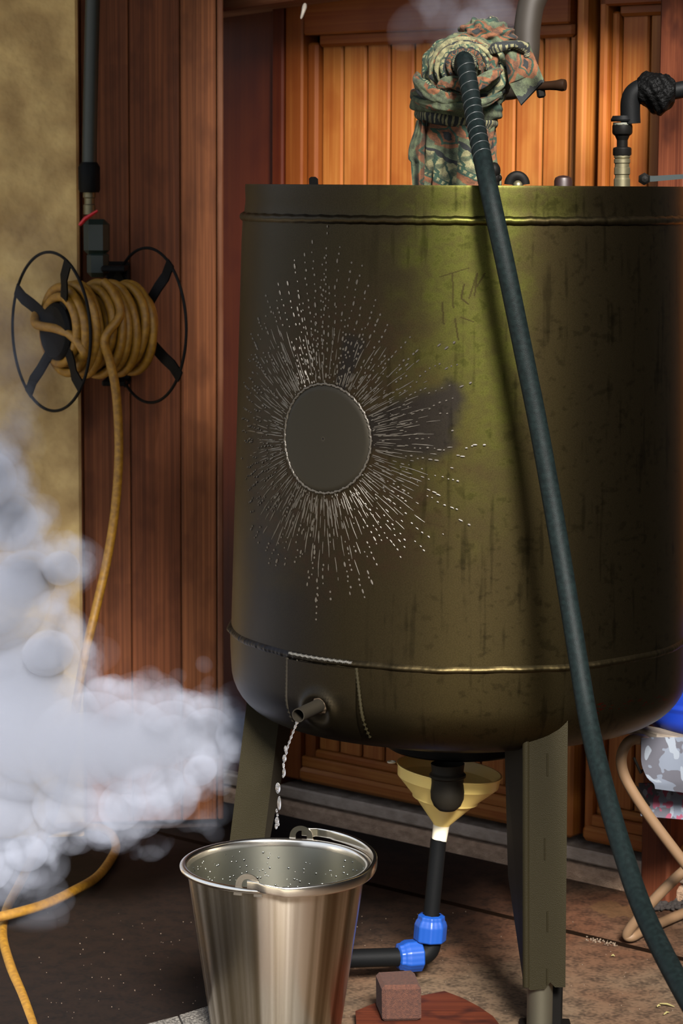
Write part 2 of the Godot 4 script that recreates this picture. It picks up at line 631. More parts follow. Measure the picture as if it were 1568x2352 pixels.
	# bucket and bits
	M.stainless = mat(Color8(216, 209, 197), 0.19, 1.0)
	M.bucket = mat(Color8(225, 218, 206), 0.27, 1.0)
	M.bucket.albedo_texture = streak_tex()
	M.bucket.anisotropy_enabled = true
	M.bucket.anisotropy = -0.85
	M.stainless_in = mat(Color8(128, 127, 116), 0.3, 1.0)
	M.drops = mat(Color8(150, 150, 144), 0.12, 1.0)
	M.water = mat(Color.WHITE, 0.02)
	M.water.albedo_color = Color(1, 1, 1, 0.04)
	M.water.transparency = BaseMaterial3D.TRANSPARENCY_ALPHA
	M.water.refraction_enabled = true
	M.water.refraction_scale = 0.033
	M.funnel = mat(Color8(255, 226, 136), 0.35, 0.0, 1.0)
	M.funnel.backlight_enabled = true
	M.funnel.backlight = Color(0.6, 0.5, 0.24)
	M.spout_white = mat(Color8(226, 216, 190), 0.4, 0.0, 0.9)
	M.blue = mat(Color8(24, 92, 196), 0.42, 0.0, 0.32)
	M.jug = mat(Color8(14, 66, 200), 0.42, 0.0, 0.3)
	M.brick = mat(Color8(124, 72, 46), 0.92, 0.0, 0.32)
	M.brick.albedo_texture = shade_tex(0.05, 5, 56, Color8(190, 170, 160), Color8(255, 250, 245), 256, 1.6)
	rough_map(M.brick, grit, 10.0, 0.3)
	M.board = wood_mat(rough_wood, Color8(190, 160, 140), 0.7, Vector2(0.2, 0.5))
	M.fabric = mat(Color.WHITE, 0.95, 0.0, 0.34)
	M.fabric.albedo_texture = fabric_tex()
	M.fabric.heightmap_enabled = true
	M.fabric.heightmap_texture = noise_tex(0.5, 1, 57, 256)
	M.fabric.heightmap_scale = 0.02
	M.camo = mat(Color.WHITE, 0.95, 0.0, 0.27)
	M.camo.albedo_texture = camo_tex(false)
	M.camo_pink = mat(Color.WHITE, 0.95, 0.0, 0.6)
	M.camo_pink.albedo_texture = camo_tex(true)
	M.chair = mat(Color8(164, 128, 92), 0.6, 0.0, 0.3)
	M.straw = mat(Color8(196, 180, 110), 0.8)
	M.added_green = mat(Color8(64, 78, 40), 0.95)
	M.yard = mat(Color8(196, 184, 160), 0.95, 0.0, 0.9)  # pale so the unseen ground bounces light in under the still
	M.joint = mat(Color8(40, 28, 20), 1.0)
	M.joint.metallic_specular = 0.05
	M.grit = mat(Color8(140, 118, 96), 0.9, 0.0, 0.36)
	M.gravel = mat(Color8(70, 60, 54), 0.9)
	M.white = mat(Color8(226, 214, 198), 0.6)

func streak_tex() -> ImageTexture:      # the drawn steel's faint upright streaks
	var im := noise(0.05, 4, 81).get_seamless_image(512, 4)
	im.resize(512, 64, Image.INTERPOLATE_CUBIC)
	var out := Image.create(512, 64, false, Image.FORMAT_RGB8)
	for y in 64:
		for x in 512:
			var k := im.get_pixel(x, y).r
			out.set_pixel(x, y, Color8(150, 140, 124).lerp(Color8(250, 248, 244), clampf((k - 0.5) * 1.8 + 0.5, 0, 1)))
	return ImageTexture.create_from_image(out)

func camo_tex(pink: bool) -> ImageTexture:
	var s := 256
	var a := noise(0.009, 3, 71)
	var b := noise(0.013, 2, 72)
	var out := Image.create(s, s, false, Image.FORMAT_RGB8)
	for y in s:
		for x in s:
			var c := Color8(140, 150, 168)
			if a.get_noise_2d(x, y) > 0.10: c = Color8(104, 104, 116)
			if b.get_noise_2d(x * 1.4, y * 0.6) > 0.34: c = Color8(172, 182, 196)
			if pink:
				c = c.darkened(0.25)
				if b.get_noise_2d(x * 2.0, y * 1.1) < -0.16: c = Color8(132, 62, 84)
			out.set_pixel(x, y, c)
	return ImageTexture.create_from_image(out)

# ---------------------------------------------------------------- the place
func _ready() -> void:
	forward_axis = Vector3(0, -sin(pitch), -cos(pitch))
	var u0 := Vector3(0, cos(pitch), -sin(pitch))
	right_axis = Vector3.RIGHT * cos(ROLL) + u0 * sin(ROLL)
	up_axis = u0 * cos(ROLL) - Vector3.RIGHT * sin(ROLL)
	set_camera_and_light()
	make_materials()
	shell()
	doors()
	planks()
	still()
	head_wrap()
	big_hose()
	side_pipe()
	lid_fittings()
	bucket()
	funnel_and_drain()
	reel_and_hose()
	wall_tap()
	stool()
	ground_bits()
	steam()

func set_camera_and_light() -> void:
	var cam := Camera3D.new()
	cam.name = "camera"
	cam.transform = Transform3D(Basis(right_axis, up_axis, -forward_axis), EYE)
	cam.near = 0.05
	cam.far = 100.0
	var lens := CameraAttributesPhysical.new()
	lens.frustum_focal_length = 12.0 / (1176.0 / FOCAL)
	lens.frustum_focus_distance = 3.95
	lens.frustum_near = 0.05
	lens.frustum_far = 100.0
	lens.exposure_aperture = 6.3
	cam.attributes = lens
	cam.keep_aspect = Camera3D.KEEP_HEIGHT
	add_child(cam)
	cam.current = true
	var e := Environment.new()
	e.background_mode = Environment.BG_SKY
	var sky := Sky.new()
	var sm_ := ProceduralSkyMaterial.new()
	sm_.sky_top_color = Color8(180, 192, 212)
	sm_.sky_horizon_color = Color8(204, 210, 218)
	sm_.ground_bottom_color = Color8(70, 78, 52)
	sm_.ground_horizon_color = Color8(110, 118, 90)
	sm_.sky_energy_multiplier = 1.0
	sky.sky_material = sm_
	e.sky = sky
	e.background_energy_multiplier = 2.2
	e.tonemap_mode = Environment.TONE_MAPPER_LINEAR
	e.tonemap_exposure = 0.92
	e.volumetric_fog_enabled = true
	e.volumetric_fog_density = 0.0
	e.sdfgi_enabled = true
	e.ssao_enabled = true
	e.ssil_enabled = true
	var we := WorldEnvironment.new()
	we.name = "environment"
	we.environment = e
	add_child(we)
	var sun := DirectionalLight3D.new()
	sun.name = "daylight"
	sun.light_color = Color8(255, 250, 244)
	sun.light_energy = 5.6
	sun.light_angular_distance = 13.0
	sun.shadow_enabled = true
	var az := deg_to_rad(9.0)
	var el := deg_to_rad(35.0)
	var to_sun := Vector3(sin(az) * cos(el), sin(el), cos(az) * cos(el))
	sun.transform = Transform3D(Basis.looking_at(-to_sun, Vector3.UP), Vector3(-3, 4, 0))
	add_child(sun)

const DOOR_O := Vector3(0.5472, 0, -4.8346)
var door_xf: Transform3D      # x along the doors to the right, z towards the yard
var plank_xf: Transform3D     # origin at the corner between planks and door, x along the planks

func structure(called: String, mb: MB, mat: Material, label: String, category: String) -> Node3D:
	return tag(obj(called, mb, mat), label, category, "", "structure")

func shell() -> void:
	var ca := cos(deg_to_rad(40.0))
	var sa := sin(deg_to_rad(40.0))
	door_xf = Transform3D(Basis(Vector3(ca, 0, sa), Vector3.UP, Vector3(-sa, 0, ca)), DOOR_O)
	var cb := cos(deg_to_rad(8.0))
	var sb := sin(deg_to_rad(8.0))
	plank_xf = Transform3D(Basis(Vector3(cb, 0, -sb), Vector3.UP, Vector3(sb, 0, cb)), Vector3(-0.2546, 0, -5.25))
	# floor: a main slab and a strip along the doors, with an open joint between
	var m := MB.new()
	var jo := G(1300, 2143)
	var jd := (G(1510, 2206) - jo).normalized()
	jd = door_xf.basis.x
	var far_a := jo - jd * 2.6
	var far_b := jo + jd * 2.6
	var flo := func(poly: Array, b: MB, top: float) -> void:
		var up := []
		for q in poly: up.append(Vector3(q.x, top, q.z))
		var uvs := []
		for q in poly: uvs.append(Vector2(q.x + 2.0, -q.z - 2.5))
		b.face(up, Vector3.UP, uvs)
		var dn := []
		for q in poly: dn.append(Vector3(q.x, -0.15, q.z))
		b.face(dn, Vector3.DOWN, uvs)
		for k in poly.size():
			var k2 := (k + 1) % poly.size()
			var c := Vector3.ZERO
			for q in poly: c += q
			c /= poly.size()
			var e: Vector3 = (up[k2] - up[k]).cross(Vector3.UP).normalized()
			if e.dot((up[k] + up[k2]) * 0.5 - c) < 0: e = -e
			b.face([up[k], up[k2], dn[k2], dn[k]], e, [uvs[k], uvs[k2], uvs[k2], uvs[k]])
	flo.call([far_a, far_b, Vector3(2.6, 0, -2.2), Vector3(-2.6, 0, -2.2)], m, 0.0)
	structure("floor", m, M.floor, "stained brown concrete floor of the shed", "floor")
	m = MB.new()
	var g := door_xf.basis.z * -0.018
	flo.call([far_a + g, far_b + g, far_b - door_xf.basis.z * 1.2, far_a - door_xf.basis.z * 1.2], m, -0.002)
	structure("floor", m, M.floor, "narrow concrete floor strip beyond the joint, along the doors", "floor")
	m = MB.new()
	bx(m, Transform3D(Basis(), Vector3(0, -0.26, -1)), Vector3(14, 0.2, 16), 0.0, 0)
	structure("ground", m, M.yard, "unseen yard ground around the shed floor, made pale to bounce light", "ground")
	m = MB.new()
	bx(m, Transform3D(Basis(), Vector3(1.0, 1.0, 5.2)), Vector3(13, 2.4, 0.6), 0.1, 0)  # added out of view so bucket and still reflect something dark
	structure("wall_added", m, M.added_green, "added unseen green bank behind the camera, darkening reflections in the metal", "bank")
	m = MB.new()
	bx(m, Transform3D(door_xf.basis, Vector3(jo.x, -0.0165, jo.z) - door_xf.basis.z * 0.009), Vector3(5.0, 0.03, 0.03), 0.0, 0)
	structure("floor_joint", m, M.joint, "dark dirt-filled joint across the concrete floor", "floor joint")
	# ceiling and the closed right side
	m = MB.new()
	bx(m, Transform3D(Basis(), Vector3(1.15, 2.71, -5.25)), Vector3(2.3, 0.12, 2.7), 0.0, 0)
	slab(m, [Vector3(-1.44, 2.65, -6.6), Vector3(-0.02, 2.65, -6.6), Vector3(0.03, 2.65, -3.9), Vector3(0.34, 2.65, -2.6), Vector3(0.34, 2.65, -1.48), Vector3(0.12, 2.65, -1.48), Vector3(0.06, 2.65, -1.75), Vector3(-1.44, 2.65, -1.75)], Vector3(0, 0.12, 0))  # outline shaped to shade the planks but leave door and steam sunlit
	structure("ceiling", m, M.shed, "dark boarded shed ceiling, its unseen outline shaped to shade the planks", "ceiling")
	m = MB.new()
	bx(m, Transform3D(Basis(), Vector3(1.55, 1.2, -2.9)), Vector3(0.14, 2.8, 6.0), 0.0)
	structure("wall_right", m, M.shed, "dark boarded right wall of the shed", "wall")

func door_box(m: MB, u0: float, u1: float, y0: float, y1: float, w0: float, w1: float, bev := 0.002, grain := 1) -> void:
	var off := Vector2(rng.randf() * 3.0, rng.randf() * 3.0)
	bx(m, door_xf * Transform3D(Basis(), Vector3((u0 + u1) / 2, (y0 + y1) / 2, (w0 + w1) / 2)), Vector3(u1 - u0, y1 - y0, w1 - w0), bev, grain, off)

func doors() -> void:
	rng.seed = 11
	# wall behind and above everything
	var m := MB.new()
	door_box(m, -1.5, 1.3, -0.1, 2.7, -0.22, -0.08)
	structure("wall_back", m, M.shed, "dark back wall behind the wooden doors", "wall")
	# first leaf
	var d := thing("door_1", "left leaf of the varnished double doors, behind the still", "door", door_xf * Vector3(-0.5, 0.08, 0))
	d.set_meta("kind", "structure")
	var edges := [-0.7976, -0.7376, -0.6725, -0.6084, -0.5441, -0.4785, -0.4133, -0.3481, -0.2827, -0.216, -0.1525, -0.1330]
	for k in edges.size() - 1:
		m = MB.new()
		door_box(m, edges[k] + 0.0022, edges[k + 1] - 0.0022, 0.15, 1.70, -0.05, -0.024 + rng.randf() * 0.001, 0.0035)
		obj("plank", m, M.door[rng.randi() % 4], d)
	m = MB.new()
	door_box(m, -0.81, -0.12, 0.12, 1.72, -0.075, -0.051)
	obj("backing", m, M.door_groove, d)
	m = MB.new()
	door_box(m, -0.8773, -0.8273, 0.08, 1.79, -0.05, 0.006, 0.004)
	door_box(m, -0.8273, -0.7976, 0.125, 1.70, -0.05, -0.008, 0.006)
	obj("stile", m, M.door_dark, d)
	m = MB.new()
	door_box(m, -0.1345, -0.113, 0.08, 1.79, -0.06, -0.03, 0.003)
	obj("stile", m, M.door_dark, d)
	m = MB.new()
	door_box(m, -0.8273, -0.135, 1.715, 1.79, -0.05, 0.004, 0.004, 0)
	door_box(m, -0.7976, -0.135, 1.69, 1.72, -0.05, -0.012, 0.006, 0)
	obj("top_rail", m, M.door_dark, d)
	m = MB.new()
	door_box(m, -0.8273, -0.135, 0.08, 0.112, -0.05, 0.012, 0.009, 0)
	door_box(m, -0.8273, -0.135, 0.11, 0.135, -0.05, 0.0, 0.003, 0)
	door_box(m, -0.7976, -0.135, 0.133, 0.152, -0.05, -0.01, 0.007, 0)
	obj("bottom_rail", m, M.door[1], d)
	m = MB.new()
	door_box(m, -0.1125, -0.0875, 0.08, 1.79, -0.05, 0.014, 0.007)
	obj("cover_strip", m, M.door[0], d)
	# second leaf
	d = thing("door_2", "right leaf of the varnished double doors, beside the timber post", "door", door_xf * Vector3(0.2, 0.08, 0))
	d.set_meta("kind", "structure")
	edges = [-0.0300, 0.0352, 0.1022, 0.168, 0.234, 0.30, 0.366, 0.432]
	for k in edges.size() - 1:
		m = MB.new()
		door_box(m, edges[k] + 0.0022, edges[k + 1] - 0.0022, 0.15, 1.728, -0.05, -0.024 + rng.randf() * 0.001, 0.0035)
		obj("plank", m, M.door[rng.randi() % 4], d)
	m = MB.new()
	door_box(m, -0.066, 0.46, 0.12, 1.74, -0.075, -0.051)
	obj("backing", m, M.door_groove, d)
	m = MB.new()
	door_box(m, -0.0645, -0.046, 0.08, 1.79, -0.05, 0.004, 0.008)
	door_box(m, -0.046, -0.0300, 0.125, 1.735, -0.05, -0.012, 0.006)
	obj("stile", m, M.door[2], d)
	m = MB.new()
	door_box(m, -0.0645, 0.45, 1.745, 1.79, -0.05, 0.004, 0.004, 0)
	door_box(m, -0.03, 0.45, 1.725, 1.75, -0.05, -0.012, 0.006, 0)
	obj("top_rail", m, M.door_dark, d)
	m = MB.new()
	door_box(m, -0.0645, 0.45, 0.08, 0.112, -0.05, 0.012, 0.009, 0)
	door_box(m, -0.0645, 0.45, 0.11, 0.135, -0.05, 0.0, 0.003, 0)
	door_box(m, -0.046, 0.45, 0.133, 0.152, -0.05, -0.01, 0.007, 0)
	obj("bottom_rail", m, M.door[0], d)
	# frame at the left, beam above, sill and kerb below
	m = MB.new()
	door_box(m, -1.16, -0.912, 0.06, 1.80, -0.08, -0.015, 0.003)
	door_box(m, -0.912, -0.8795, 0.06, 1.80, -0.08, 0.01, 0.004)
	structure("trim_1", m, M.frame_dark, "dark upright door frame boards left of the doors", "door frame")
	m = MB.new()
	bx(m, door_xf * Transform3D(Basis(Vector3.BACK, 0.06), Vector3(-0.62, 1.865, 0.03)), Vector3(1.1, 0.15, 0.14), 0.004, 0)
	door_box(m, -0.1, 0.6, 1.80, 1.95, -0.08, 0.06, 0.004, 0)
	door_box(m, -1.2, 0.6, 1.95, 2.0, -0.08, 0.30, 0.004, 0)
	structure("trim_2", m, M.pale_wood, "pale timber beam above the wooden doors", "beam")
	m = MB.new()
	door_box(m, -1.1, 0.6, 0.034, 0.062, -0.08, 0.012, 0.004, 0)
	structure("trim_3", m, M.threshold, "grey threshold board under the wooden doors", "threshold")
	m = MB.new()
	var b2 := MB.new()
	for k in 1:
		door_box(b2, -1.1, 0.6, -0.04, 0.030, -0.08, 0.022, 0.008, 0)
	structure("trim_4", b2, M.concrete, "rough concrete kerb below the grey threshold", "kerb")
	# rough post at the right
	m = MB.new()
	door_box(m, 0.106, 0.172, 0.0, 1.80, -0.02, 0.055, 0.006)
	structure("trim_5", m, M.post, "rough reddish timber post right of the doors", "post")
	# small white peg under the beam
	var pg := thing("peg", "small white peg hanging under the beam over the doors", "peg", P(697, 25, 5.1))
	m = MB.new()
	tube(m, spline([P(700, 10, 5.1), P(697, 24, 5.08), P(691, 43, 5.08)], 6), [0.003, 0.0036, 0.0042, 0.0048, 0.005, 0.0046, 0.0042, 0.0038, 0.0035, 0.003, 0.0028, 0.002, 0.0012], 8)
	obj("hook", m, M.white, pg)

func plank_box(m: MB, u0: float, u1: float, y0: float, y1: float, w0: float, w1: float, bev := 0.002, grain := 1) -> void:
	var off := Vector2(rng.randf() * 3.0, rng.randf() * 3.0)
	bx(m, plank_xf * Transform3D(Basis(), Vector3((u0 + u1) / 2, (y0 + y1) / 2, (w0 + w1) / 2)), Vector3(u1 - u0, y1 - y0, w1 - w0), bev, grain, off)

func planks() -> void:
	rng.seed = 12
	var m := MB.new()
	plank_box(m, -0.54, -0.012, -0.1, 2.6, -0.15, -0.021, 0.0)
	var w := structure("wall_left", m, M.door_groove, "boarded wall of upright brown planks left of the doors", "wall")
	var edges := [-0.50, -0.4000, -0.2985, -0.1975, -0.0905, -0.0140]
	for k in edges.size() - 1:
		m = MB.new()
		plank_box(m, edges[k] + 0.0008, edges[k + 1] - 0.0008, 0.02, 2.5, -0.02, 0.0 + rng.randf() * 0.0015 + (0.003 if k == 4 else 0.0), 0.002)
		obj("plank", m, M.plank[[0, 1, 0, 1, 2][k]], w)
	m = MB.new()
	plank_box(m, -0.0125, 0.0, 0.02, 2.4, -0.19, 0.006, 0.003)
	structure("trim_6", m, M.pale_wood, "thin pale corner batten between planks and door frame", "batten")
	# plastered wall end at the far left
	m = MB.new()
	plank_box(m, -1.2, -0.3040, -0.1, 2.6, -0.12, 0.035, 0.006)
	structure("wall_plaster", m, M.plaster, "stained ochre plaster wall at the left edge", "wall")

# ---------------------------------------------------------------- the still
func still_uv(m: MB) -> void:
	for k in m.v.size():
		m.t[k].y = 1.42 - m.v[k].y

func on_still(ang_deg: float, y: float, out := 0.0) -> Vector3:
	var a := deg_to_rad(ang_deg)
	var r := 0.3837 + (1.336 - y) / 0.706 * 0.0183 + out
	return STILL_AXIS + Vector3(sin(a) * r, y, cos(a) * r)

func still() -> void:
	rng.seed = 13
	rng.seed = 13
	var s := thing("still", "large dark olive steel still with a welded sun, on three legs", "still", STILL_AXIS)
	still_node = s
	var ax := Transform3D(Basis(), STILL_AXIS)
	var m := MB.new()
	lathe(m, [Vector2(0.402, 0.630), Vector2(0.3925, 0.98), Vector2(0.3845, 1.300), Vector2(0.3825, 1.337)], 128, ax)
	still_uv(m)
	obj("body", m, M.still, s)
	m = MB.new()
	lathe(m, [Vector2(0.380, 1.3495), Vector2(0.3775, 1.370), Vector2(0.3785, 1.394), Vector2(0.3775, 1.3985), Vector2(0.374, 1.3985), Vector2(0.372, 1.394), Vector2(0.372, 1.375)], 128, ax)
	still_uv(m)
	obj("rim", m, M.still, s)
	m = MB.new()      # seam band under the rim, a little uneven
	var f := func(u: float, v: float) -> Vector3:
		var a := u * TAU
		var wob := sin(a * 61.0) * 0.0006 + sin(a * 143.0 + 1.0) * 0.0004
		var bulge := sin(v * PI)
		var r := 0.3815 + 0.0062 * pow(bulge, 0.5)
		var y := lerpf(1.3355 + wob * 0.6, 1.3505 + wob, v)
		return STILL_AXIS + Vector3(sin(a) * r, y, cos(a) * r)
	surf(m, 360, 6, f, Vector2(1, 1), Vector3.ZERO, true)
	for k in m.v.size():
		m.t[k].y = 1.42 - m.v[k].y
	obj("seam", m, M.still, s)
	m = MB.new()
	lathe(m, [Vector2(0.0, 1.392), Vector2(0.25, 1.388), Vector2(0.366, 1.378), Vector2(0.3735, 1.372)], 96, ax)
	obj("lid", m, M.steel_dark, s)
	# rounded lower head
	m = MB.new()
	var prof := [Vector2(0.0, 0.432), Vector2(0.12, 0.436), Vector2(0.22, 0.449), Vector2(0.29, 0.468)]
	for k in 9:
		var a := deg_to_rad(20.0 + 70.0 * k / 8.0)
		prof.append(Vector2(0.402 - 0.085 + 0.085 * sin(a), 0.561 - 0.085 * cos(a)))
	prof.append(Vector2(0.4035, 0.59))
	prof.append(Vector2(0.404, 0.6285))
	lathe(m, prof, 128, ax)
	still_uv(m)
	obj("lower_head", m, M.still, s)
	m = MB.new()      # lower weld seam
	f = func(u: float, v: float) -> Vector3:
		var a := u * TAU
		var deg := fposmod(u * 360.0 + 180.0, 360.0) - 180.0
		var rough := sm(-24.0, -30.0, deg)
		var bead := (sin(a * 230.0) * 0.0004 + sin(a * 97.0 + 2.0 * sin(a * 31.0)) * 0.0006) * (0.25 + 0.75 * rough) + sin(a * 37.0) * 0.0006
		var lump := 0.004 * exp(-pow((deg + 84.0) / 5.0, 2.0))
		var r := 0.4015 + (0.0045 + bead + lump) * sin(v * PI)
		var y := lerpf(0.619, 0.6335, v) + sin(a * 11.0) * 0.0008
		return STILL_AXIS + Vector3(sin(a) * r, y, cos(a) * r)
	surf(m, 1200, 6, f, Vector2(1, 1), Vector3.ZERO, true)
	still_uv(m)
	obj("seam", m, M.still, s)
	# bright weld run above the patch
	m = MB.new()
	var pts := PackedVector3Array()
	var rad := []
	for k in 150:
		var u := k / 149.0
		pts.append(on_still(lerpf(-46.5, -28.0, u), 0.6295 + sin(u * 70.0) * 0.0006, 0.003))
		rad.append(0.0026 + 0.0009 * sin(k * 1.9))
	tube(m, pts, rad, 6)
	obj("weld_bead", m, M.weld, s)
	# welded patch round the spout
	m = MB.new()
	f = func(u: float, v: float) -> Vector3:
		var a := deg_to_rad(lerpf(-47.0, -27.0, u))
		var y := lerpf(0.496, 0.620, v)
		var r := 0.404
		if y < 0.561:
			r = 0.319 + sqrt(maxf(0.0, 0.085 * 0.085 - pow(0.561 - y, 2.0)))
		r += 0.002
		var d := Vector2((u - 0.48) * 0.14, y - 0.541).length()
		r += 0.006 * exp(-pow((d - 0.028) / 0.009, 2.0)) - 0.001 * exp(-pow(d / 0.02, 2.0))
		return STILL_AXIS + Vector3(sin(a) * r, y, cos(a) * r)
	surf(m, 30, 24, f, Vector2(1, 1), Vector3(-0.5, 0, 1))
	for k in m.v.size():
		m.t[k] = Vector2(atan2(m.v[k].x - STILL_AXIS.x, m.v[k].z - STILL_AXIS.z) / TAU, 1.42 - m.v[k].y)
	obj("patch_plate", m, M.still, s)
	for ang in [-47.3, -44.0, -27.0]:
		m = MB.new()
		pts = PackedVector3Array()
		rad = []
		for k in 46:
			var y := lerpf(0.622, 0.505 if ang != -44.0 else 0.50, k / 45.0)
			var r := 0.404
			if y < 0.561: r = 0.319 + sqrt(0.085 * 0.085 - pow(0.561 - y, 2.0))
			var a: float = deg_to_rad(ang + (2.2 * k / 45.0 if ang > -30.0 else -0.5 * k / 45.0))
			pts.append(STILL_AXIS + Vector3(sin(a) * r, y, cos(a) * r))
			rad.append((0.0030 if ang != -44.0 else 0.0014) + 0.0008 * sin(k * 2.3) if k < 34 or k % 3 == 0 else 0.0008)
		tube(m, pts, rad, 6)
		obj("weld_bead", m, M.steel_dark if ang != -27.0 else M.leg, s)
	# spout
	var sp0 := P(738, 1618, 3.957)
	var sp1 := P(685, 1643, 3.885)
	m = MB.new()
	var dir := (sp1 - sp0).normalized()
	var q := Basis(Quaternion(Vector3.UP, dir))
	lathe(m, [Vector2(0.0098, -0.03), Vector2(0.0098, 0.0), Vector2(0.0098, sp0.distance_to(sp1) - 0.001), Vector2(0.0112, sp0.distance_to(sp1) - 0.001), Vector2(0.0112, sp0.distance_to(sp1)), Vector2(0.0098, sp0.distance_to(sp1))], 24, Transform3D(q, sp0))
	lathe(m, [Vector2(0.0114, -0.03), Vector2(0.0114, sp0.distance_to(sp1) + 0.0005), Vector2(0.0097, sp0.distance_to(sp1) + 0.0005), Vector2(0.0097, 0.01), Vector2(0.0, 0.009)], 24, Transform3D(q, sp0))
	obj("spout", m, M.steel_dark, s)
	m = MB.new()
	f = func(u: float, v: float) -> Vector3:
		var a := u * TAU
		var r := lerpf(0.0105, 0.0205, v) + 0.0012 * sin(a * 9.0) * v
		return sp0 + q * Vector3(cos(a) * r, lerpf(0.012, -0.008, v) + 0.001 * sin(a * 7.0 + v * 9.0), sin(a) * r)
	surf(m, 48, 6, f, Vector2(1, 1), dir, true)
	obj("weld_collar", m, M.collar, s)
	# the sun: a plain disc inside a welded ring
	var c0 := deg_to_rad(-37.4)
	var on_sun := func(sx: float, sy: float, out: float) -> Vector3:
		return on_still(-37.4 + rad_to_deg(sx / 0.392), 0.99 + sy, out)
	m = MB.new()
	f = func(u: float, v: float) -> Vector3:
		var a := u * TAU
		var r := 0.0875 * v
		return on_sun.call(cos(a) * r, sin(a) * r, 0.0022 if v < 0.99 else 0.0)
	surf(m, 72, 18, f, Vector2(1, 1), Vector3(-0.6, 0, 0.8), true)
	obj("sun_disc", m, M.disc, s)
	m = MB.new()
	pts = PackedVector3Array()
	rad = []
	for k in 260:
		var a := TAU * k / 260.0
		var r := 0.0885 + 0.0006 * sin(k * 0.9) + 0.0005 * sin(k * 2.3)
		pts.append(on_sun.call(cos(a) * r, sin(a) * r, 0.0005))
		rad.append(0.0021 + 0.0006 * sin(k * 1.7))
	tube(m, pts, rad, 6, false, 1.0, true)
	obj("sun_ring", m, M.bead, s)
	# rays: runs and drops of weld metal
	m = MB.new()
	var reach := func(th: float) -> float:     # how far the rays go in each direction (degrees from the right, anticlockwise)
		var tab := [[0, 0.262], [12, 0.245], [25, 0.262], [37, 0.265], [50, 0.225], [65, 0.235], [78, 0.30], [90, 0.352], [100, 0.315], [112, 0.275], [126, 0.285], [140, 0.27], [155, 0.26], [170, 0.262], [185, 0.262], [200, 0.255], [215, 0.255], [232, 0.26], [245, 0.245], [256, 0.235], [268, 0.275], [280, 0.265], [290, 0.275], [302, 0.215], [313, 0.26], [332, 0.272], [345, 0.245], [360, 0.262]]
		for k in tab.size() - 1:
			if th <= tab[k + 1][0]:
				return lerpf(tab[k][1], tab[k + 1][1], (th - tab[k][0]) / float(tab[k + 1][0] - tab[k][0]))
		return 0.26
	var streak := func(th: float, r0: float, r1: float, wid: float) -> void:
		var pp := PackedVector3Array()
		var rr := []
		var steps := maxi(3, int((r1 - r0) / 0.005))
		for k in steps + 1:
			var u := float(k) / steps
			var r := lerpf(r0, r1, u)
			var t2 := deg_to_rad(th) + 0.004 * sin(r * 90.0 + th)
			pp.append(on_sun.call(cos(t2) * r, sin(t2) * r, -wid * 0.3))
			rr.append(wid * (0.35 + 0.65 * sin(PI * clampf(u * 0.9 + 0.08, 0, 1))) * (1.0 + 0.25 * sin(k * 2.1 + th)))
		tube(m, pp, rr, 5, false)
	var drop := func(th: float, r: float, size: float, stretch: float) -> void:
		var t2 := deg_to_rad(th)
		var p0: Vector3 = on_sun.call(cos(t2) * (r - size * stretch), sin(t2) * (r - size * stretch), 0.0)
		var p2: Vector3 = on_sun.call(cos(t2) * (r + size * stretch), sin(t2) * (r + size * stretch), 0.0)
		var mid: Vector3 = on_sun.call(cos(t2) * r, sin(t2) * r, 0.0)
		tube(m, PackedVector3Array([p0, p0.lerp(mid, 0.4), mid, mid.lerp(p2, 0.6), p2]), [size * 0.2, size * 0.8, size, size * 0.8, size * 0.2], 7, false)
	var n := 150
	for k in n:
		var th := 360.0 * k / n + rng.randf_range(-1.0, 1.0)
		var long: bool = k % 2 == 0
		var right_side := th < 35.0 or th > 318.0
		var end: float = reach.call(fposmod(th, 360.0)) * (rng.randf_range(0.86, 1.0) if long else rng.randf_range(0.62, 0.9))
		if k % 4 == 0: end = reach.call(fposmod(th, 360.0)) * rng.randf_range(0.95, 1.02)
		var thin := sm(60.0, 75.0, th) * sm(125.0, 108.0, th)      # the upper rays are mostly drops
		var r := 0.092 + rng.randf() * 0.012
		var dots_from := end - rng.randf_range(0.03, 0.07) - thin * rng.randf_range(0.06, 0.16)
		while r < dots_from:
			var l := rng.randf_range(0.012, 0.05)
			var w := rng.randf_range(0.0007, 0.0014) * (0.75 if thin > 0.5 else 1.0)
			streak.call(th + rng.randf_range(-0.8, 0.8), r, minf(r + l, dots_from), w)
			r += l + rng.randf_range(0.002, 0.012) * (2.5 if right_side and r > 0.15 else 1.0)
		r = maxf(r, dots_from)
		while r < end:
			drop.call(th + rng.randf_range(-0.5, 0.5), r, rng.randf_range(0.0013, 0.0022), 1.0 if rng.randf() < 0.75 else 2.0)
			r += rng.randf_range(0.007, 0.013) * (1.3 if thin > 0.5 else 1.0)
	# short dabs crowding the ring
	for k in 380:
		var th := rng.randf() * 360.0
		var r := 0.0925 + pow(rng.randf(), 1.6) * 0.075
		if rng.randf() < 0.55: drop.call(th, r, rng.randf_range(0.0009, 0.0016), rng.randf_range(1.0, 2.5))
		else: streak.call(th, r, r + rng.randf_range(0.008, 0.022), rng.randf_range(0.0008, 0.0014))
	for th in [0.0, 21.5, 333.0, 36.0]:      # the long single drops at the right
		drop.call(th, reach.call(th) + 0.011, 0.0024, 1.0)
		drop.call(th, reach.call(th) - 0.004, 0.0021, 1.8)
	for k in 9: drop.call(90.5, 0.215 + k * 0.0115, 0.0018, 1.0)
	for k in 5: drop.call(268.5, 0.255 + k * 0.0105, 0.0017, 1.0)
	drop.call(90.3, 0.331, 0.0013, 1.6); drop.call(90.3, 0.342, 0.0013, 1.6)
	var ray := obj("sun_rays", m, M.bead, s)
	ray.set_meta("kind", "stuff")
	# bottom flange
	m = MB.new()
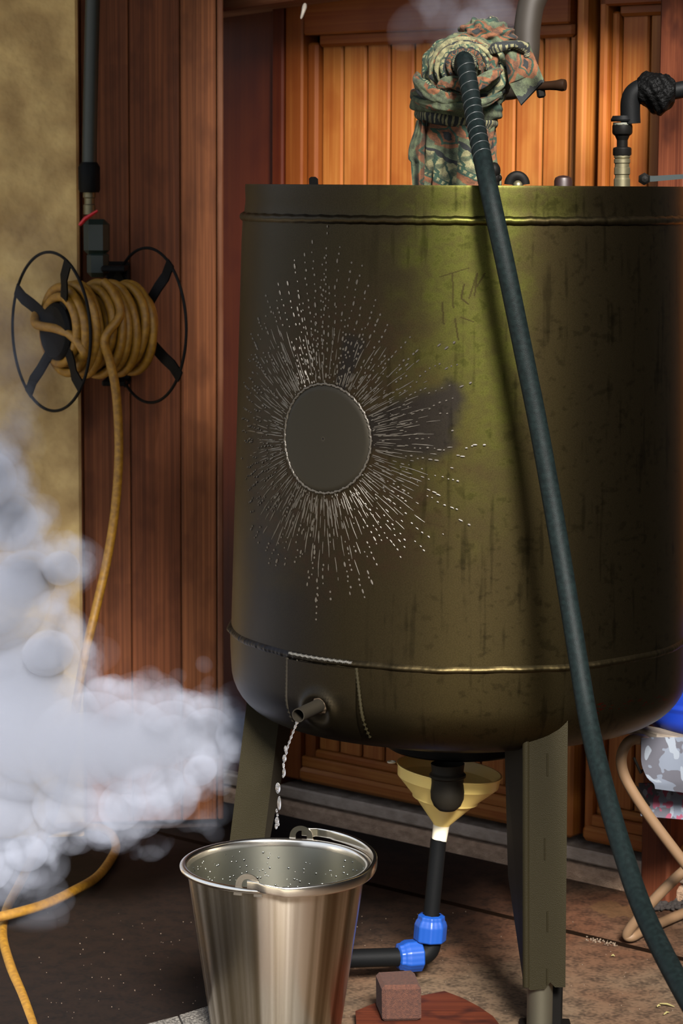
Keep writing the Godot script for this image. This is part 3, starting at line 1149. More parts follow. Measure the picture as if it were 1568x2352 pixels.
	lathe(m, [Vector2(0.0, 0.410), Vector2(0.122, 0.410), Vector2(0.128, 0.414), Vector2(0.128, 0.432), Vector2(0.12, 0.437)], 64, ax)
	obj("bottom_flange", m, M.black_iron, s)
	# drain elbow
	m = MB.new()
	var dx := P(1028, 1745, 4.14)
	dx.y = 0
	lathe(m, [Vector2(0.029, 0.412), Vector2(0.0275, 0.398), Vector2(0.0285, 0.396), Vector2(0.0315, 0.393), Vector2(0.0315, 0.389), Vector2(0.028, 0.386), Vector2(0.0275, 0.378), Vector2(0.0292, 0.362), Vector2(0.0285, 0.350), Vector2(0.0235, 0.338), Vector2(0.015, 0.330), Vector2(0.0, 0.327)], 36, Transform3D(Basis(), dx))
	obj("drain_elbow", m, M.steel_dark, s)
	# legs
	for k in 3:
		var la: float = [24.0, -97.0, 147.0][k]
		leg(s, la, k)

func leg(s: Node3D, la: float, k: int) -> void:
	var m := MB.new()
	var a := deg_to_rad(la)
	var outd := Vector3(sin(a), 0, cos(a))
	if k == 0:
		# front right: folded plate, face to the yard, tapering web behind its left edge
		var zf := -3.915
		var L0 := P(1205, 1690, 3.915); var R0 := P(1303, 1690, 3.915)
		var L1 := P(1206, 2272, 3.915); var R1 := P(1298, 2268, 3.915)
		slab(m, [L0 + Vector3(0, 0.03, 0), L1 + Vector3(0, 0.006, 0), L1 + Vector3(0.008, -0.002, 0), L1.lerp(R1, 0.5) + Vector3(0, -0.001, 0), L1.lerp(R1, 0.62) + Vector3(0, 0.01, 0), L1.lerp(R1, 0.74) + Vector3(0, 0.001, 0), R1, R0 + Vector3(0, 0.03, 0)], Vector3(0, 0, -0.006))
		# bent edge that catches the light
		tube(m, spline([L0 + Vector3(0.002, 0.03, -0.004), L0.lerp(L1, 0.5) + Vector3(0.002, 0, -0.004), L1 + Vector3(0.002, 0.003, -0.004)], 4), 0.0065, 10)
		obj("leg", m, M.leg, s)
		m = MB.new()
		var W0 := P(1157, 1690, 3.985); var W1 := P(1166, 2010, 3.985); var W2 := P(1202, 2262, 3.93)
		var fr := Vector3(-0.002, 0, -0.006)
		slab(m, [L0 + fr + Vector3(0, 0.02, 0), W0 + Vector3(0, 0.02, 0), W1, W2, L1 + fr], Vector3(0.005, 0, 0.003))
		var bk := Vector3(0, 0, -0.07)
		slab(m, [R0 + Vector3(0, 0.02, -0.004), R0 + bk + Vector3(0.003, 0.02, 0), R1 + bk * 0.5 + Vector3(0, 0.08, 0), R1 + Vector3(0, 0, -0.004)], Vector3(-0.005, 0, 0))
		obj("leg_web", m, M.steel_dark, s)
		m = MB.new()      # raised wear marks of the stamped plate
		for sp in [[1257, 1730, 1782], [1251, 1925, 1975], [1257, 2093, 2140], [1256, 2225, 2262]]:
			m = MB.new()
			tube(m, PackedVector3Array([P(sp[0], sp[1], 3.915), P(sp[0], sp[2], 3.915)]), 0.0016, 6)
			obj("leg_rib", m, M.leg, s)
		m = MB.new()
		var T := P(1240, 2260, 3.945)
		lathe(m, [Vector2(0.0, 0.004), Vector2(0.0215, 0.004), Vector2(0.0215, 0.16), Vector2(0.0, 0.16)], 28, Transform3D(Basis(), Vector3(T.x, 0, -3.945)))
		obj("leg_tube", m, M.leg_tube, s)
		m = MB.new()
		var T2 := P(1274, 2300, 3.955)
		bx(m, Transform3D(Basis(), Vector3(T2.x - 0.002, 0.09, -3.965)), Vector3(0.03, 0.165, 0.02), 0.003)
		bx(m, Transform3D(Basis(), Vector3(T.x + 0.012, 0.004, -3.955)), Vector3(0.085, 0.012, 0.075), 0.002)
		obj("leg_foot", m, M.black_iron, s)
	else:
		# channel section: outer face and two flanges, splaying a little
		var top := 0.60
		var bot := 0.085
		var side := Vector3(outd.z, 0, -outd.x)
		var r0 := 0.355
		var r1 := 0.378
		var w0 := 0.036
		var w1 := 0.03
		if k == 1:
			# left leg: its broad face looks to the yard
			var A0 := P(573, 1560, 4.22); var B0 := P(652, 1560, 4.19)
			var A1 := P(527, 1935, 4.25); var B1 := P(606, 1935, 4.22)
			var A2 := A0.lerp(A1, 1.42); var B2 := B0.lerp(B1, 1.42)
			slab(m, [A0, A2, B2, B0], Vector3(0, 0, -0.006))
			obj("leg", m, M.leg, s)
			m = MB.new()
			var C0 := P(690, 1560, 4.25); var C1 := P(622, 1915, 4.265)
			var C2 := C0.lerp(C1, 1.42)
			slab(m, [B0, B2, C2, C0], Vector3(-0.004, 0, -0.003))
			slab(m, [A0, A2, A2 + Vector3(0.03, 0, -0.07), A0 + Vector3(0.03, 0, -0.07)], Vector3(0.004, 0, -0.001))
			obj("leg_web", m, M.steel_dark, s)
			m = MB.new()
			var c := (A2 + B2 + C2) / 3.0
			lathe(m, [Vector2(0.0, 0.0), Vector2(0.0215, 0.0), Vector2(0.0215, c.y + 0.08), Vector2(0.0, c.y + 0.08)], 24, Transform3D(Basis(), Vector3(c.x, 0.002, c.z)))
			obj("leg_tube", m, M.leg_tube, s)
		else:
			var at := func(r: float, y: float, t: float, back: float) -> Vector3:
				return STILL_AXIS + outd * (r - back) + side * t + Vector3(0, y, 0)
			slab(m, [at.call(r0, top, -w0, 0.0), at.call(r0, bot, -w1, 0.0), at.call(r0, bot, w1, 0.0), at.call(r0, top, w0, 0.0)], -outd * 0.006)
			for sg in [-1.0, 1.0]:
				slab(m, [at.call(r0, top, w0 * sg, 0.003), at.call(r0, bot, w1 * sg, 0.003), at.call(r0, bot, w1 * sg, 0.02), at.call(r0, top, w0 * sg, 0.07)], -side * 0.005 * sg)
			obj("leg", m, M.leg, s)
			m = MB.new()
			lathe(m, [Vector2(0.0, 0.0), Vector2(0.0215, 0.0), Vector2(0.0215, 0.16), Vector2(0.0, 0.16)], 24, Transform3D(Basis(), STILL_AXIS + outd * (r0 - 0.03)))
			obj("leg_tube", m, M.leg_tube, s)

# ---------------------------------------------------------------- cloth, hoses and fittings on the lid
func roll(m: MB, pts: PackedVector3Array, rad: float, ridges: int, twist: float, flat: float, uv: Vector2, sd: float, shift := 0.0, taper := false) -> void:
	var n := pts.size() - 1
	var frames := []
	var nrm := Vector3.UP
	for i in n + 1:
		var tan := (pts[mini(i + 1, n)] - pts[maxi(i - 1, 0)]).normalized()
		nrm = (nrm - tan * nrm.dot(tan)).normalized()
		frames.append([nrm, tan.cross(nrm)])
	var first := m.v.size()
	var f := func(u: float, v: float) -> Vector3:
		var i := int(round(v * n))
		var a := u * TAU
		var r := rad * (1.0 + 0.13 * sin(a * ridges + v * twist + sd) + 0.06 * sin(a * (ridges * 2 + 1) - v * twist * 1.7 + sd * 2.0) + 0.08 * sin(v * 17.0 + sd * 3.0))
		if taper: r *= 0.25 + 0.75 * pow(sin(PI * clampf(v, 0.02, 0.98)), 0.6)
		return pts[i] + frames[i][0] * cos(a) * r + frames[i][1] * sin(a) * r * flat
	surf(m, 40, n, f, uv, Vector3.ZERO, true)
	for k in range(first, m.v.size()):
		m.t[k] = Vector2(m.t[k].y, m.t[k].x + shift)

func head_wrap() -> void:
	rng.seed = 21
	var Z := 4.19
	var t := thing("cloth_wrap", "green and rust patterned cloth wound round the still's outlet", "cloth", Vector3(P(1045, 424, Z).x, 1.395, -Z))
	var px := 0.000743
	var m := MB.new()
	# column of cloth standing on the lid
	var f := func(u: float, v: float) -> Vector3:
		var a := u * TAU
		var X := lerpf(1052.0, 1043.0, v)
		var Y := lerpf(262.0, 432.0, v)
		var c := P(X, Y, Z)
		var hw := lerpf(80.0, 92.0, pow(v, 0.7)) * px
		var fold := 0.085 * sin(a * 7.0 + v * 4.0) + 0.05 * sin(a * 12.0 - v * 6.0 + 1.0) + 0.03 * sin(a * 23.0 + v * 3.0)
		var r := hw * (1.0 + fold * (0.5 + 0.7 * v))
		return Vector3(c.x + sin(a) * r, c.y, c.z + cos(a) * r * 0.9)
	surf(m, 120, 40, f, Vector2(1.1, 0.55), Vector3.ZERO, true)
	for k in m.v.size():      # the stripes run askew, in V shapes
		var q := m.t[k]
		m.t[k] = Vector2(q.x + q.y * 0.35, q.y + 0.22 * absf(fposmod(q.x * 2.2, 1.0) - 0.5) * 1.6 + 0.05)
	obj("skirt", m, M.fabric, t)
	m = MB.new()      # hanging flap at the left
	f = func(u: float, v: float) -> Vector3:
		var l := lerpf(956.0, 947.0, sm(0.1, 0.5, v)) - 10.0 * sin(v * PI) * (1.0 if v < 0.6 else 0.4)
		var r := lerpf(975.0, 978.0, v)
		return P(lerpf(l, r, u), lerpf(276.0, 430.0, v), Z - 0.035 - 0.02 * sin(u * PI) - 0.008 * sin(u * 9.0 + v * 3.0))
	surf(m, 16, 24, f, Vector2(0.12, 0.45), Vector3(0, 0, 1))
	var g := func(u: float, v: float) -> Vector3:
		return f.call(u, v) + Vector3(0.002, 0, -0.006)
	surf(m, 16, 24, g, Vector2(0.12, 0.45), Vector3(0, 0, -1))
	for k in m.v.size(): m.t[k] = Vector2(m.t[k].y + 0.3, m.t[k].x + 0.14)
	obj("flap", m, M.fabric, t)
	# bands wound round the neck
	var ring := func(xc: float, yc: float, hw: float, tilt: float, n: int, open_a := -2.4, open_b := 2.4) -> PackedVector3Array:
		var o := PackedVector3Array()
		for i in n + 1:
			var a: float = lerpf(open_a, open_b, float(i) / n)
			var c := P(xc + sin(a) * hw, yc + sin(a) * tilt - cos(a) * -6.0, Z)
			o.append(c + Vector3(0, 0, cos(a) * hw * px * 0.85))
		return o
	m = MB.new()
	roll(m, ring.call(1046, 272, 84, 14, 44), 16 * px, 2, 9.0, 0.8, Vector2(0.10, 1.4), 0.3, 0.06)
	obj("wound_band", m, M.fabric, t)
	m = MB.new()
	roll(m, ring.call(1050, 246, 88, 8, 44), 21 * px, 3, 7.0, 0.9, Vector2(0.22, 1.5), 1.3, 0.10)
	obj("wound_band", m, M.fabric, t)
	m = MB.new()
	roll(m, ring.call(1055, 214, 92, -6, 44), 22 * px, 3, 11.0, 0.9, Vector2(0.5, 1.5), 2.2, 0.31)
	obj("wound_band", m, M.fabric, t)
	m = MB.new()      # twisted lengths crossing in front
	roll(m, spline([P(958, 172, Z - 0.04), P(962, 192, Z - 0.085), P(990, 214, Z - 0.10), P(1025, 228, Z - 0.10), P(1062, 224, Z - 0.095), P(1090, 214, Z - 0.09)], 9), 18 * px, 4, 14.0, 0.9, Vector2(0.3, 0.8), 0.9, 0.35, true)
	roll(m, spline([P(1005, 205, Z - 0.10), P(1030, 190, Z - 0.11), P(1080, 196, Z - 0.11), P(1118, 180, Z - 0.10), P(1150, 160, Z - 0.07)], 9), 16 * px, 3, 12.0, 0.9, Vector2(0.3, 0.8), 4.0, 0.15, true)
	roll(m, spline([P(950, 225, Z - 0.05), P(975, 236, Z - 0.085), P(1010, 238, Z - 0.10), P(1060, 243, Z - 0.10), P(1110, 236, Z - 0.085), P(1150, 215, Z - 0.05)], 8), 14 * px, 3, 10.0, 0.9, Vector2(0.2, 1.0), 2.4, 0.12, true)
	obj("twisted_length", m, M.fabric, t)
	# the big knot, gathered in rings round the hose
	m = MB.new()
	var kc := P(1070, 172, Z)
	var pole := (Vector3(-0.06, 0.28, 1.0)).normalized()
	var ex := pole.cross(Vector3.UP).normalized()
	var ey := ex.cross(pole)
	f = func(u: float, v: float) -> Vector3:
		var a := u * TAU
		var th := v * PI
		var fold := 0.055 * sin(th * 15.0 + a) + 0.035 * sin(th * 27.0 + a * 2.0 + 1.0) * sin(a * 2.0 + 0.4) + 0.03 * sin(a * 5.0 + th * 9.0) + 0.02 * sin(a * 13.0 - th * 7.0)
		var r := 1.0 + fold
		r -= 0.25 * exp(-pow(th / 0.16, 2.0))
		var d := (ex * cos(a) + ey * sin(a)) * sin(th) + pole * cos(th)
		return kc + Vector3(d.x * 96.0 * px, d.y * 92.0 * px, d.z * 0.085) * r
	surf(m, 110, 90, f, Vector2(1.3, 1.5), Vector3.ZERO, true)
	obj("knot", m, M.fabric, t)
	m = MB.new()
	for k in 5:      # gathered folds as raised cords round the hose
		var o := PackedVector3Array()
		var rr: float = [24.0, 36.0, 50.0, 64.0, 78.0][k]
		for i in 41:
			var a: float = lerpf(-0.5 + k * 0.2, 3.9 + k * 0.12, i / 40.0)
			var cx := 1066.0 + k * 1.5 + cos(a) * rr
			var cy := 146.0 + k * 5.0 - sin(a) * rr * 0.92
			o.append(P(cx, cy, Z - 0.098 + 0.0065 * k + 0.00025 * k * k * 6.0))
		roll(m, o, (7.0 + k) * px, 2, 8.0, 0.8, Vector2(0.25, 1.2), k * 1.1, 0.2 * k, true)
	obj("gathered_fold", m, M.fabric, t)
	m = MB.new()      # the lump on top
	var lc := P(1122, 92, Z + 0.03)
	f = func(u: float, v: float) -> Vector3:
		var a := u * TAU
		var th := v * PI
		var d := Vector3(sin(th) * cos(a), cos(th), sin(th) * sin(a))
		var r := 1.0 + 0.05 * sin(d.x * 9.0 + d.y * 7.0) + 0.05 * sin(d.y * 16.0 - d.x * 10.0) + 0.03 * sin(d.x * 24.0 + d.z * 9.0)
		return lc + Vector3(d.x * 70.0 * px, d.y * 50.0 * px - 0.006 * d.x, d.z * 0.06) * r
	surf(m, 80, 50, f, Vector2(0.9, 0.7), Vector3.ZERO, true)
	obj("knot", m, M.fabric, t)
	m = MB.new()      # the loose corner hanging at the right
	f = func(u: float, v: float) -> Vector3:
		var l := Vector2(1156, 112).lerp(Vector2(1170, 200), minf(v * 1.25, 1.0)) if v < 0.75 else Vector2(1168, 190).lerp(Vector2(1196, 240), (v - 0.75) * 4.0)
		var r := Vector2(1214, 104).lerp(Vector2(1249, 184), v)
		var q := l.lerp(r, u)
		q.y += 7.0 * sin(u * 5.0) * (1.0 - v)
		return P(q.x, q.y, Z - 0.055 - 0.012 * sin(u * 6.0 + v * 2.0) - 0.018 * sin(v * PI) * sin(u * PI))
	surf(m, 30, 40, f, Vector2(0.25, 0.235), Vector3(0, 0, 1))
	g = func(u: float, v: float) -> Vector3:
		return f.call(u, v) + Vector3(0.001, -0.002, -0.007)
	surf(m, 30, 40, g, Vector2(0.25, 0.235), Vector3(0, 0, -1))
	for k in m.v.size(): m.t[k] = Vector2(m.t[k].x * 1.2 + 0.1, m.t[k].y * 1.25 + 0.16)
	obj("loose_corner", m, M.fabric, t)
	m = MB.new()
	roll(m, spline([P(1120, 118, Z - 0.06), P(1145, 108, Z - 0.075), P(1180, 102, Z - 0.07), P(1206, 112, Z - 0.055), P(1212, 126, Z - 0.05)], 9), 11 * px, 2, 7.0, 0.8, Vector2(0.12, 0.6), 1.0, 0.03)
	obj("hem", m, M.fabric, t)

func big_hose() -> void:
	var t := thing("hose", "dark green hose running from the wrapped cloth down across the still", "hose", P(1240, 1000, 3.78))
	var pts := spline([P(1064, 172, 4.12), P(1063, 150, 4.075), P(1066, 140, 4.05), P(1074, 180, 4.025), P(1086, 250, 3.985), P(1105, 350, 3.90), P(1128, 460, 3.83), P(1163, 620, 3.80), P(1202, 810, 3.79), P(1242, 1010, 3.775), P(1286, 1260, 3.74), P(1325, 1500, 3.68), P(1352, 1660, 3.62), P(1385, 1800, 3.53), P(1428, 1950, 3.43), P(1478, 2095, 3.32), P(1560, 2260, 3.15), P(1660, 2430, 2.98)], 10)
	var m := MB.new()
	tube(m, pts, 0.0148, 20)
	obj("tube", m, M.green_hose, t)
	m = MB.new()
	# spiral binding on the upper length
	var sp := PackedVector3Array()
	var i0 := 22
	var i1 := 52
	var ang := 0.0
	for i in range(i0, i1):
		for q in 10:
			var u := q / 10.0
			var c := pts[i].lerp(pts[i + 1], u)
			var tan := (pts[i + 1] - pts[i]).normalized()
			var e1 := tan.cross(Vector3.BACK).normalized()
			var e2 := tan.cross(e1)
			ang += pts[i].distance_to(pts[i + 1]) / 10.0 / 0.0185 * TAU
			sp.append(c + (e1 * cos(ang) + e2 * sin(ang)) * 0.0146)
	tube(m, sp, 0.0011, 5)
	obj("spiral_binding", m, M.ridge, t)

func side_pipe() -> void:
	var t := thing("pipe", "thick old steel swan neck pipe rising behind the wrapped cloth", "pipe", P(1205, 240, 4.32))
	var m := MB.new()
	tube(m, spline([P(1140, 200, 4.30), P(1195, 190, 4.33), P(1207, 130, 4.335), P(1211, 60, 4.335), P(1224, 0, 4.335), P(1262, -55, 4.335), P(1330, -85, 4.335), P(1430, -95, 4.335), Vector3(0.98, 1.79, -4.34)], 8), 0.0232, 24)
	obj("bend", m, M.old_copper, t)
	t = thing("clamp_handle", "short dark wooden handle beside the cloth's loose corner", "handle", P(1245, 205, 4.24))
	m = MB.new()
	var a := P(1180, 200, 4.25)
	var b := P(1300, 195, 4.21)
	var q := Basis(Quaternion(Vector3.UP, (b - a).normalized()))
	var L := a.distance_to(b)
	lathe(m, [Vector2(0.0, 0.0), Vector2(0.0075, 0.001), Vector2(0.0075, L - 0.03), Vector2(0.0085, L - 0.018), Vector2(0.0105, L - 0.008), Vector2(0.0095, L - 0.002), Vector2(0.0, L)], 20, Transform3D(q, a))
	obj("grip", m, M.dark_wood, t)
	m = MB.new()
	bx(m, Transform3D(Basis(Vector3.BACK, 0.15), P(1242, 214, 4.235)), Vector3(0.014, 0.016, 0.016), 0.003)
	obj("clamp_block", m, M.black_iron, t)

func lid_fittings() -> void:
	# inlet valve and taped elbow at the right
	var base := P(1450, 424, 4.3)
	var t := thing("valve", "brass valve with union nuts under the black taped elbow", "valve", Vector3(base.x, 1.39, base.z))
	var ax := Transform3D(Basis(Vector3.BACK, 0.012), Vector3(base.x, 0, base.z))
	var px := 0.00076
	var yy := func(Y: float) -> float:
		return P(1450, Y, 4.3).y
	var m := MB.new()
	lathe(m, [Vector2(0.0, 1.385), Vector2(0.0155, 1.385), Vector2(0.0155, yy.call(412)), Vector2(0.0135, yy.call(408)), Vector2(0.0135, yy.call(402)), Vector2(0.0152, yy.call(400)), Vector2(0.0152, yy.call(386)), Vector2(0.0135, yy.call(383)), Vector2(0.0, yy.call(383))], 6, ax, 0, TAU, 5)
	lathe(m, [Vector2(0.0, yy.call(384)), Vector2(0.0128, yy.call(384)), Vector2(0.0128, yy.call(376)), Vector2(0.0142, yy.call(374)), Vector2(0.0142, yy.call(366)), Vector2(0.0125, yy.call(364)), Vector2(0.0142, yy.call(362)), Vector2(0.0142, yy.call(357)), Vector2(0.0, yy.call(356))], 24, ax)
	obj("body", m, M.brass, t)
	m = MB.new()
	lathe(m, [Vector2(0.0, yy.call(357)), Vector2(0.0158, yy.call(357)), Vector2(0.0162, yy.call(354)), Vector2(0.0162, yy.call(342)), Vector2(0.015, yy.call(339)), Vector2(0.0095, yy.call(337)), Vector2(0.0095, yy.call(322)), Vector2(0.0128, yy.call(312)), Vector2(0.0165, yy.call(308)), Vector2(0.0175, yy.call(304)), Vector2(0.0175, yy.call(290)), Vector2(0.0165, yy.call(286)), Vector2(0.0, yy.call(286))], 8, ax, 0, TAU, 20)
	obj("union_nut", m, M.black_iron, t)
	m = MB.new()
	lathe(m, [Vector2(0.0, yy.call(287)), Vector2(0.016, yy.call(287)), Vector2(0.0165, yy.call(284)), Vector2(0.016, yy.call(281)), Vector2(0.0, yy.call(281))], 24, ax)
	obj("seal", m, M.ptfe, t)
	m = MB.new()
	slab(m, [P(1470, 402, 4.27), P(1478, 418, 4.27), P(1500, 417, 4.27), P(1640, 404, 4.27), P(1640, 396, 4.27), P(1500, 404, 4.27)], Vector3(0, 0, -0.006))
	obj("lever", m, M.lever, t)
	m = MB.new()
	lathe(m, [Vector2(0.0, 0.0), Vector2(0.0105, 0.0), Vector2(0.0105, 0.012), Vector2(0.006, 0.016), Vector2(0.0, 0.017)], 6, Transform3D(Basis(Vector3.RIGHT, PI / 2), P(1478, 411, 4.275)), 0, TAU, 5)
	obj("lever_nut", m, M.black_iron, t)
	t = thing("elbow_pipe", "black plastic elbow wrapped in black tape above the brass valve", "pipe", P(1450, 282, 4.3))
	m = MB.new()
	tube(m, spline([P(1448, 284, 4.3), P(1447, 258, 4.3), P(1448, 232, 4.3), P(1456, 214, 4.3), P(1476, 203, 4.3), P(1500, 205, 4.3)], 8), 0.0172, 24)
	lathe(m, [Vector2(0.0, yy.call(279)), Vector2(0.0195, yy.call(279)), Vector2(0.0205, yy.call(275)), Vector2(0.0185, yy.call(270)), Vector2(0.0172, yy.call(266))], 24, ax)
	obj("elbow", m, M.black_plastic, t)
	m = MB.new()
	var pts := spline([P(1462, 208, 4.3), P(1480, 205, 4.3), P(1500, 212, 4.3), P(1518, 218, 4.3), P(1535, 214, 4.3), P(1548, 210, 4.3)], 8)
	var f := func(u: float, v: float) -> Vector3:
		var a := u * TAU
		var i := int(round(v * (pts.size() - 1)))
		var r := 0.0185 + 0.0165 * sin(PI * clampf(v * 0.95 + 0.02, 0, 1))
		r *= 1.0 + 0.05 * sin(a * 3.0 + v * 11.0) + 0.04 * sin(a * 7.0 - v * 23.0) + 0.02 * sin(a * 17.0 + v * 31.0)
		return pts[i] + Vector3(0, cos(a) * r, sin(a) * r)
	surf(m, 60, pts.size() - 1, f, Vector2(1, 1), Vector3.ZERO, true)
	obj("tape_wrap", m, M.black_tape, t)
	m = MB.new()
	tube(m, spline([P(1540, 211, 4.3), P(1570, 205, 4.3), P(1640, 192, 4.3), P(1720, 180, 4.3), Vector3(0.98, 1.62, -4.3)], 6), 0.0145, 20)
	obj("pipe_run", m, M.black_plastic, t)
	# closures on the lid
	m = MB.new()
	var arc := PackedVector3Array()
	for k in 13:
		var a := PI * k / 12.0
		arc.append(P(1187 - cos(a) * 18.0, 424 - sin(a) * 20.0, 4.15))
	tube(m, arc, 0.0055, 10, true, 1.6)
	var lc := obj("lid_clamp", m, M.black_iron, still_node)
	m = MB.new()
	ball(m, P(1189, 426, 4.15), Vector3(0.009, 0.009, 0.009), 12, 8)
	obj("stud", m, M.brass, lc)
	m = MB.new()
	lathe(m, [Vector2(0.0155, -0.02), Vector2(0.0155, 0.006), Vector2(0.0135, 0.0115), Vector2(0.008, 0.0145), Vector2(0.0, 0.0155)], 20, Transform3D(Basis(), P(1293, 424, 4.18)))
	obj("lid_nut", m, mat(Color8(64, 36, 30), 0.5, 0.2), still_node)
	m = MB.new()
	slab(m, [P(710, 430, 4.05), P(709, 410, 4.05), P(714, 406, 4.05), P(724, 406, 4.05), P(730, 411, 4.05), P(731, 430, 4.05)], Vector3(0, 0, -0.012))
	obj("lid_bolt", m, M.black_iron, still_node)
	m = MB.new()
	ball(m, P(1134, 392, 4.10), Vector3(0.011, 0.014, 0.011), 12, 8)
	ball(m, P(1138, 409, 4.10), Vector3(0.008, 0.011, 0.008), 12, 8)
	ball(m, P(1146, 409, 4.10), Vector3(0.005, 0.0055, 0.005), 10, 6)
	lathe(m, [Vector2(0.0, -0.02), Vector2(0.007, -0.02), Vector2(0.006, 0.012), Vector2(0.0, 0.013)], 12, Transform3D(Basis(), P(1138, 424, 4.10)))
	obj("lid_knob", m, M.black_iron, still_node)

# ---------------------------------------------------------------- bucket and water
func bucket() -> void:
	rng.seed = 31
	var c := P(634.5, 1982, 3.75)
	var H := c.y
	var base := 0.070
	var t := thing("bucket", "stainless steel bucket standing on granite stones under the spout", "bucket", Vector3(c.x, base, c.z))
	var ax := Transform3D(Basis(), Vector3(c.x, 0, c.z))
	var m := MB.new()
	# outside, rolled rim, inside
	lathe(m, [Vector2(0.0, base), Vector2(0.099, base), Vector2(0.102, base + 0.004), Vector2(0.1395, H - 0.010)], 96, ax)
	obj("wall", m, M.bucket, t)
	m = MB.new()
	var rim := [Vector2(0.1395, H - 0.011)]
	for k in 9:
		var a := deg_to_rad(-60.0 + 240.0 * k / 8.0)
		rim.append(Vector2(0.1455 + 0.0062 * cos(a), H - 0.0035 + 0.0050 * sin(a)))
	rim.append(Vector2(0.1385, H - 0.011))
	lathe(m, rim, 96, ax, 0, TAU, 60)
	obj("rim", m, M.stainless, t)
	m = MB.new()
	lathe(m, [Vector2(0.1388, H - 0.010), Vector2(0.101, base + 0.008), Vector2(0.0, base + 0.006)], 96, ax)
	obj("inner_wall", m, M.stainless_in, t)
	# drops on the inside
	m = MB.new()
	for k in 210:
		var a := rng.randf_range(-2.2, 2.0) + PI
		var d := pow(rng.randf(), 0.8) * 0.075
		var r := lerpf(0.1388, 0.101, d / (H - base - 0.018))
		var s := rng.randf_range(0.0008, 0.0021)
		var dirv := Vector3(sin(a), 0, cos(a))
		var o := MB.new()
		lathe(o, [Vector2(s, 0.0), Vector2(s * 0.85, s * 0.4), Vector2(s * 0.5, s * 0.65), Vector2(0.0, s * 0.72)], 8, Transform3D(Basis(Quaternion(Vector3.UP, -dirv)), Vector3(c.x, H - 0.012 - d, c.z) + dirv * r))
		var first := m.v.size()
		for q in o.v.size(): m.vert(o.v[q], o.n[q], o.t[q])
		for q in range(0, o.ix.size(), 3): m.tri(first + o.ix[q], first + o.ix[q + 1], first + o.ix[q + 2])
	obj("water_drops", m, M.drops, t).set_meta("kind", "stuff")
	# two ears and the bail lying along the rim
	for e in 2:
		var pe: Vector3 = P(690, 1920, c.z) if e == 0 else P(573, 2034, c.z)
		var ang := deg_to_rad(14.5 + 180.0 * (1 - e)) if e == 0 else deg_to_rad(-15.5)
		ang = deg_to_rad(165.5) if e == 0 else deg_to_rad(-15.5)
		var outv := Vector3(sin(ang), 0, cos(ang))
		var sidev := Vector3(outv.z, 0, -outv.x)
		var root := Vector3(c.x, H - 0.012, c.z) + outv * 0.1455
		var ring := []
		var steps := 18
		for k in steps + 1:
			var a := PI * k / steps
			ring.append(root + sidev * cos(a) * 0.0195 + Vector3.UP * (0.016 + sin(a) * 0.0185))
		ring.append(root - sidev * 0.023)
		ring.append(root - sidev * 0.0095)
		for k in steps + 1:
			var a := PI - PI * k / steps
			ring.append(root + sidev * cos(a) * 0.0095 + Vector3.UP * (0.017 + sin(a) * 0.0095))
		ring.append(root + sidev * 0.0095)
		ring.append(root + sidev * 0.023)
		m = MB.new()
		slab(m, ring, outv * 0.0018)
		obj("ear", m, M.stainless, t)
	m = MB.new()
	var n := 60
	var path := []
	for k in n + 1:
		var u := float(k) / n
		var a := deg_to_rad(lerpf(165.5, -15.5, u))
		var hgt := lerpf(0.012, 0.004, sm(0.0, 0.45, u)) - 0.007 * sm(0.4, 0.62, u) + 0.009 * sm(0.86, 1.0, u)
		path.append([Vector3(c.x, H + hgt, c.z) + Vector3(sin(a), 0, cos(a)) * (0.1545 if u > 0.04 and u < 0.96 else 0.150), Vector3(sin(a), 0, cos(a)), u])
	var f := func(u: float, v: float) -> Vector3:
		var q: Array = path[int(round(v * n))]
		var w := 0.0085 if q[2] > 0.11 and q[2] < 0.89 else 0.0072
		var th := 0.0038 if q[2] > 0.11 and q[2] < 0.89 else 0.0012
		var a := u * TAU
		var cx := signf(cos(a)) * pow(absf(cos(a)), 0.5) * th
		var cy := signf(sin(a)) * pow(absf(sin(a)), 0.5) * w
		return q[0] + q[1] * cx + Vector3.UP * cy
	surf(m, 20, n, f, Vector2.ONE, Vector3.ZERO, true)
	obj("bail_handle", m, M.stainless, t)
	# water falling from the spout
	t = thing("water_stream", "thin broken stream of water falling from spout to bucket", "water", P(681, 1660, 3.93))
	var path_px := [[682, 1658, 3.888], [675, 1676, 3.887], [667, 1697, 3.886], [660, 1717, 3.885], [655, 1740, 3.884], [650, 1765, 3.883], [645, 1795, 3.893], [641, 1830, 3.886], [637, 1870, 3.878], [635, 1912, 3.868]]
	var up := []
	for k in 5: up.append(P(path_px[k][0], path_px[k][1], path_px[k][2]))
	var ws := spline(up, 9)
	var rr := []
	for k in ws.size(): rr.append((0.0036 if k < 6 else 0.0026) * (1.0 + 0.45 * sin(k * 1.25) + 0.2 * sin(k * 2.9)) * (1.0 if k < ws.size() - 4 else 0.5))
	m = MB.new()
	tube(m, ws, rr, 10, true, 0.6)
	obj("jet", m, M.water, t)
	for d in [[653, 1742, 5, 9], [651, 1757, 3, 6], [652, 1774, 4, 11], [650, 1783, 2.5, 4], [651, 1761, 2.5, 4], [638, 1810, 6, 13], [641, 1845, 4.5, 17], [635, 1862, 2.5, 5], [636, 1885, 5, 9], [634, 1898, 3.5, 7], [639, 1893, 3, 5], [637, 1872, 2.5, 4], [655, 1720, 3, 8]]:
		m = MB.new()
		ball(m, P(d[0], d[1], 3.885), Vector3(d[2], d[3], d[2]) * 0.0007, 10, 8)
		obj("drop", m, M.water, t)

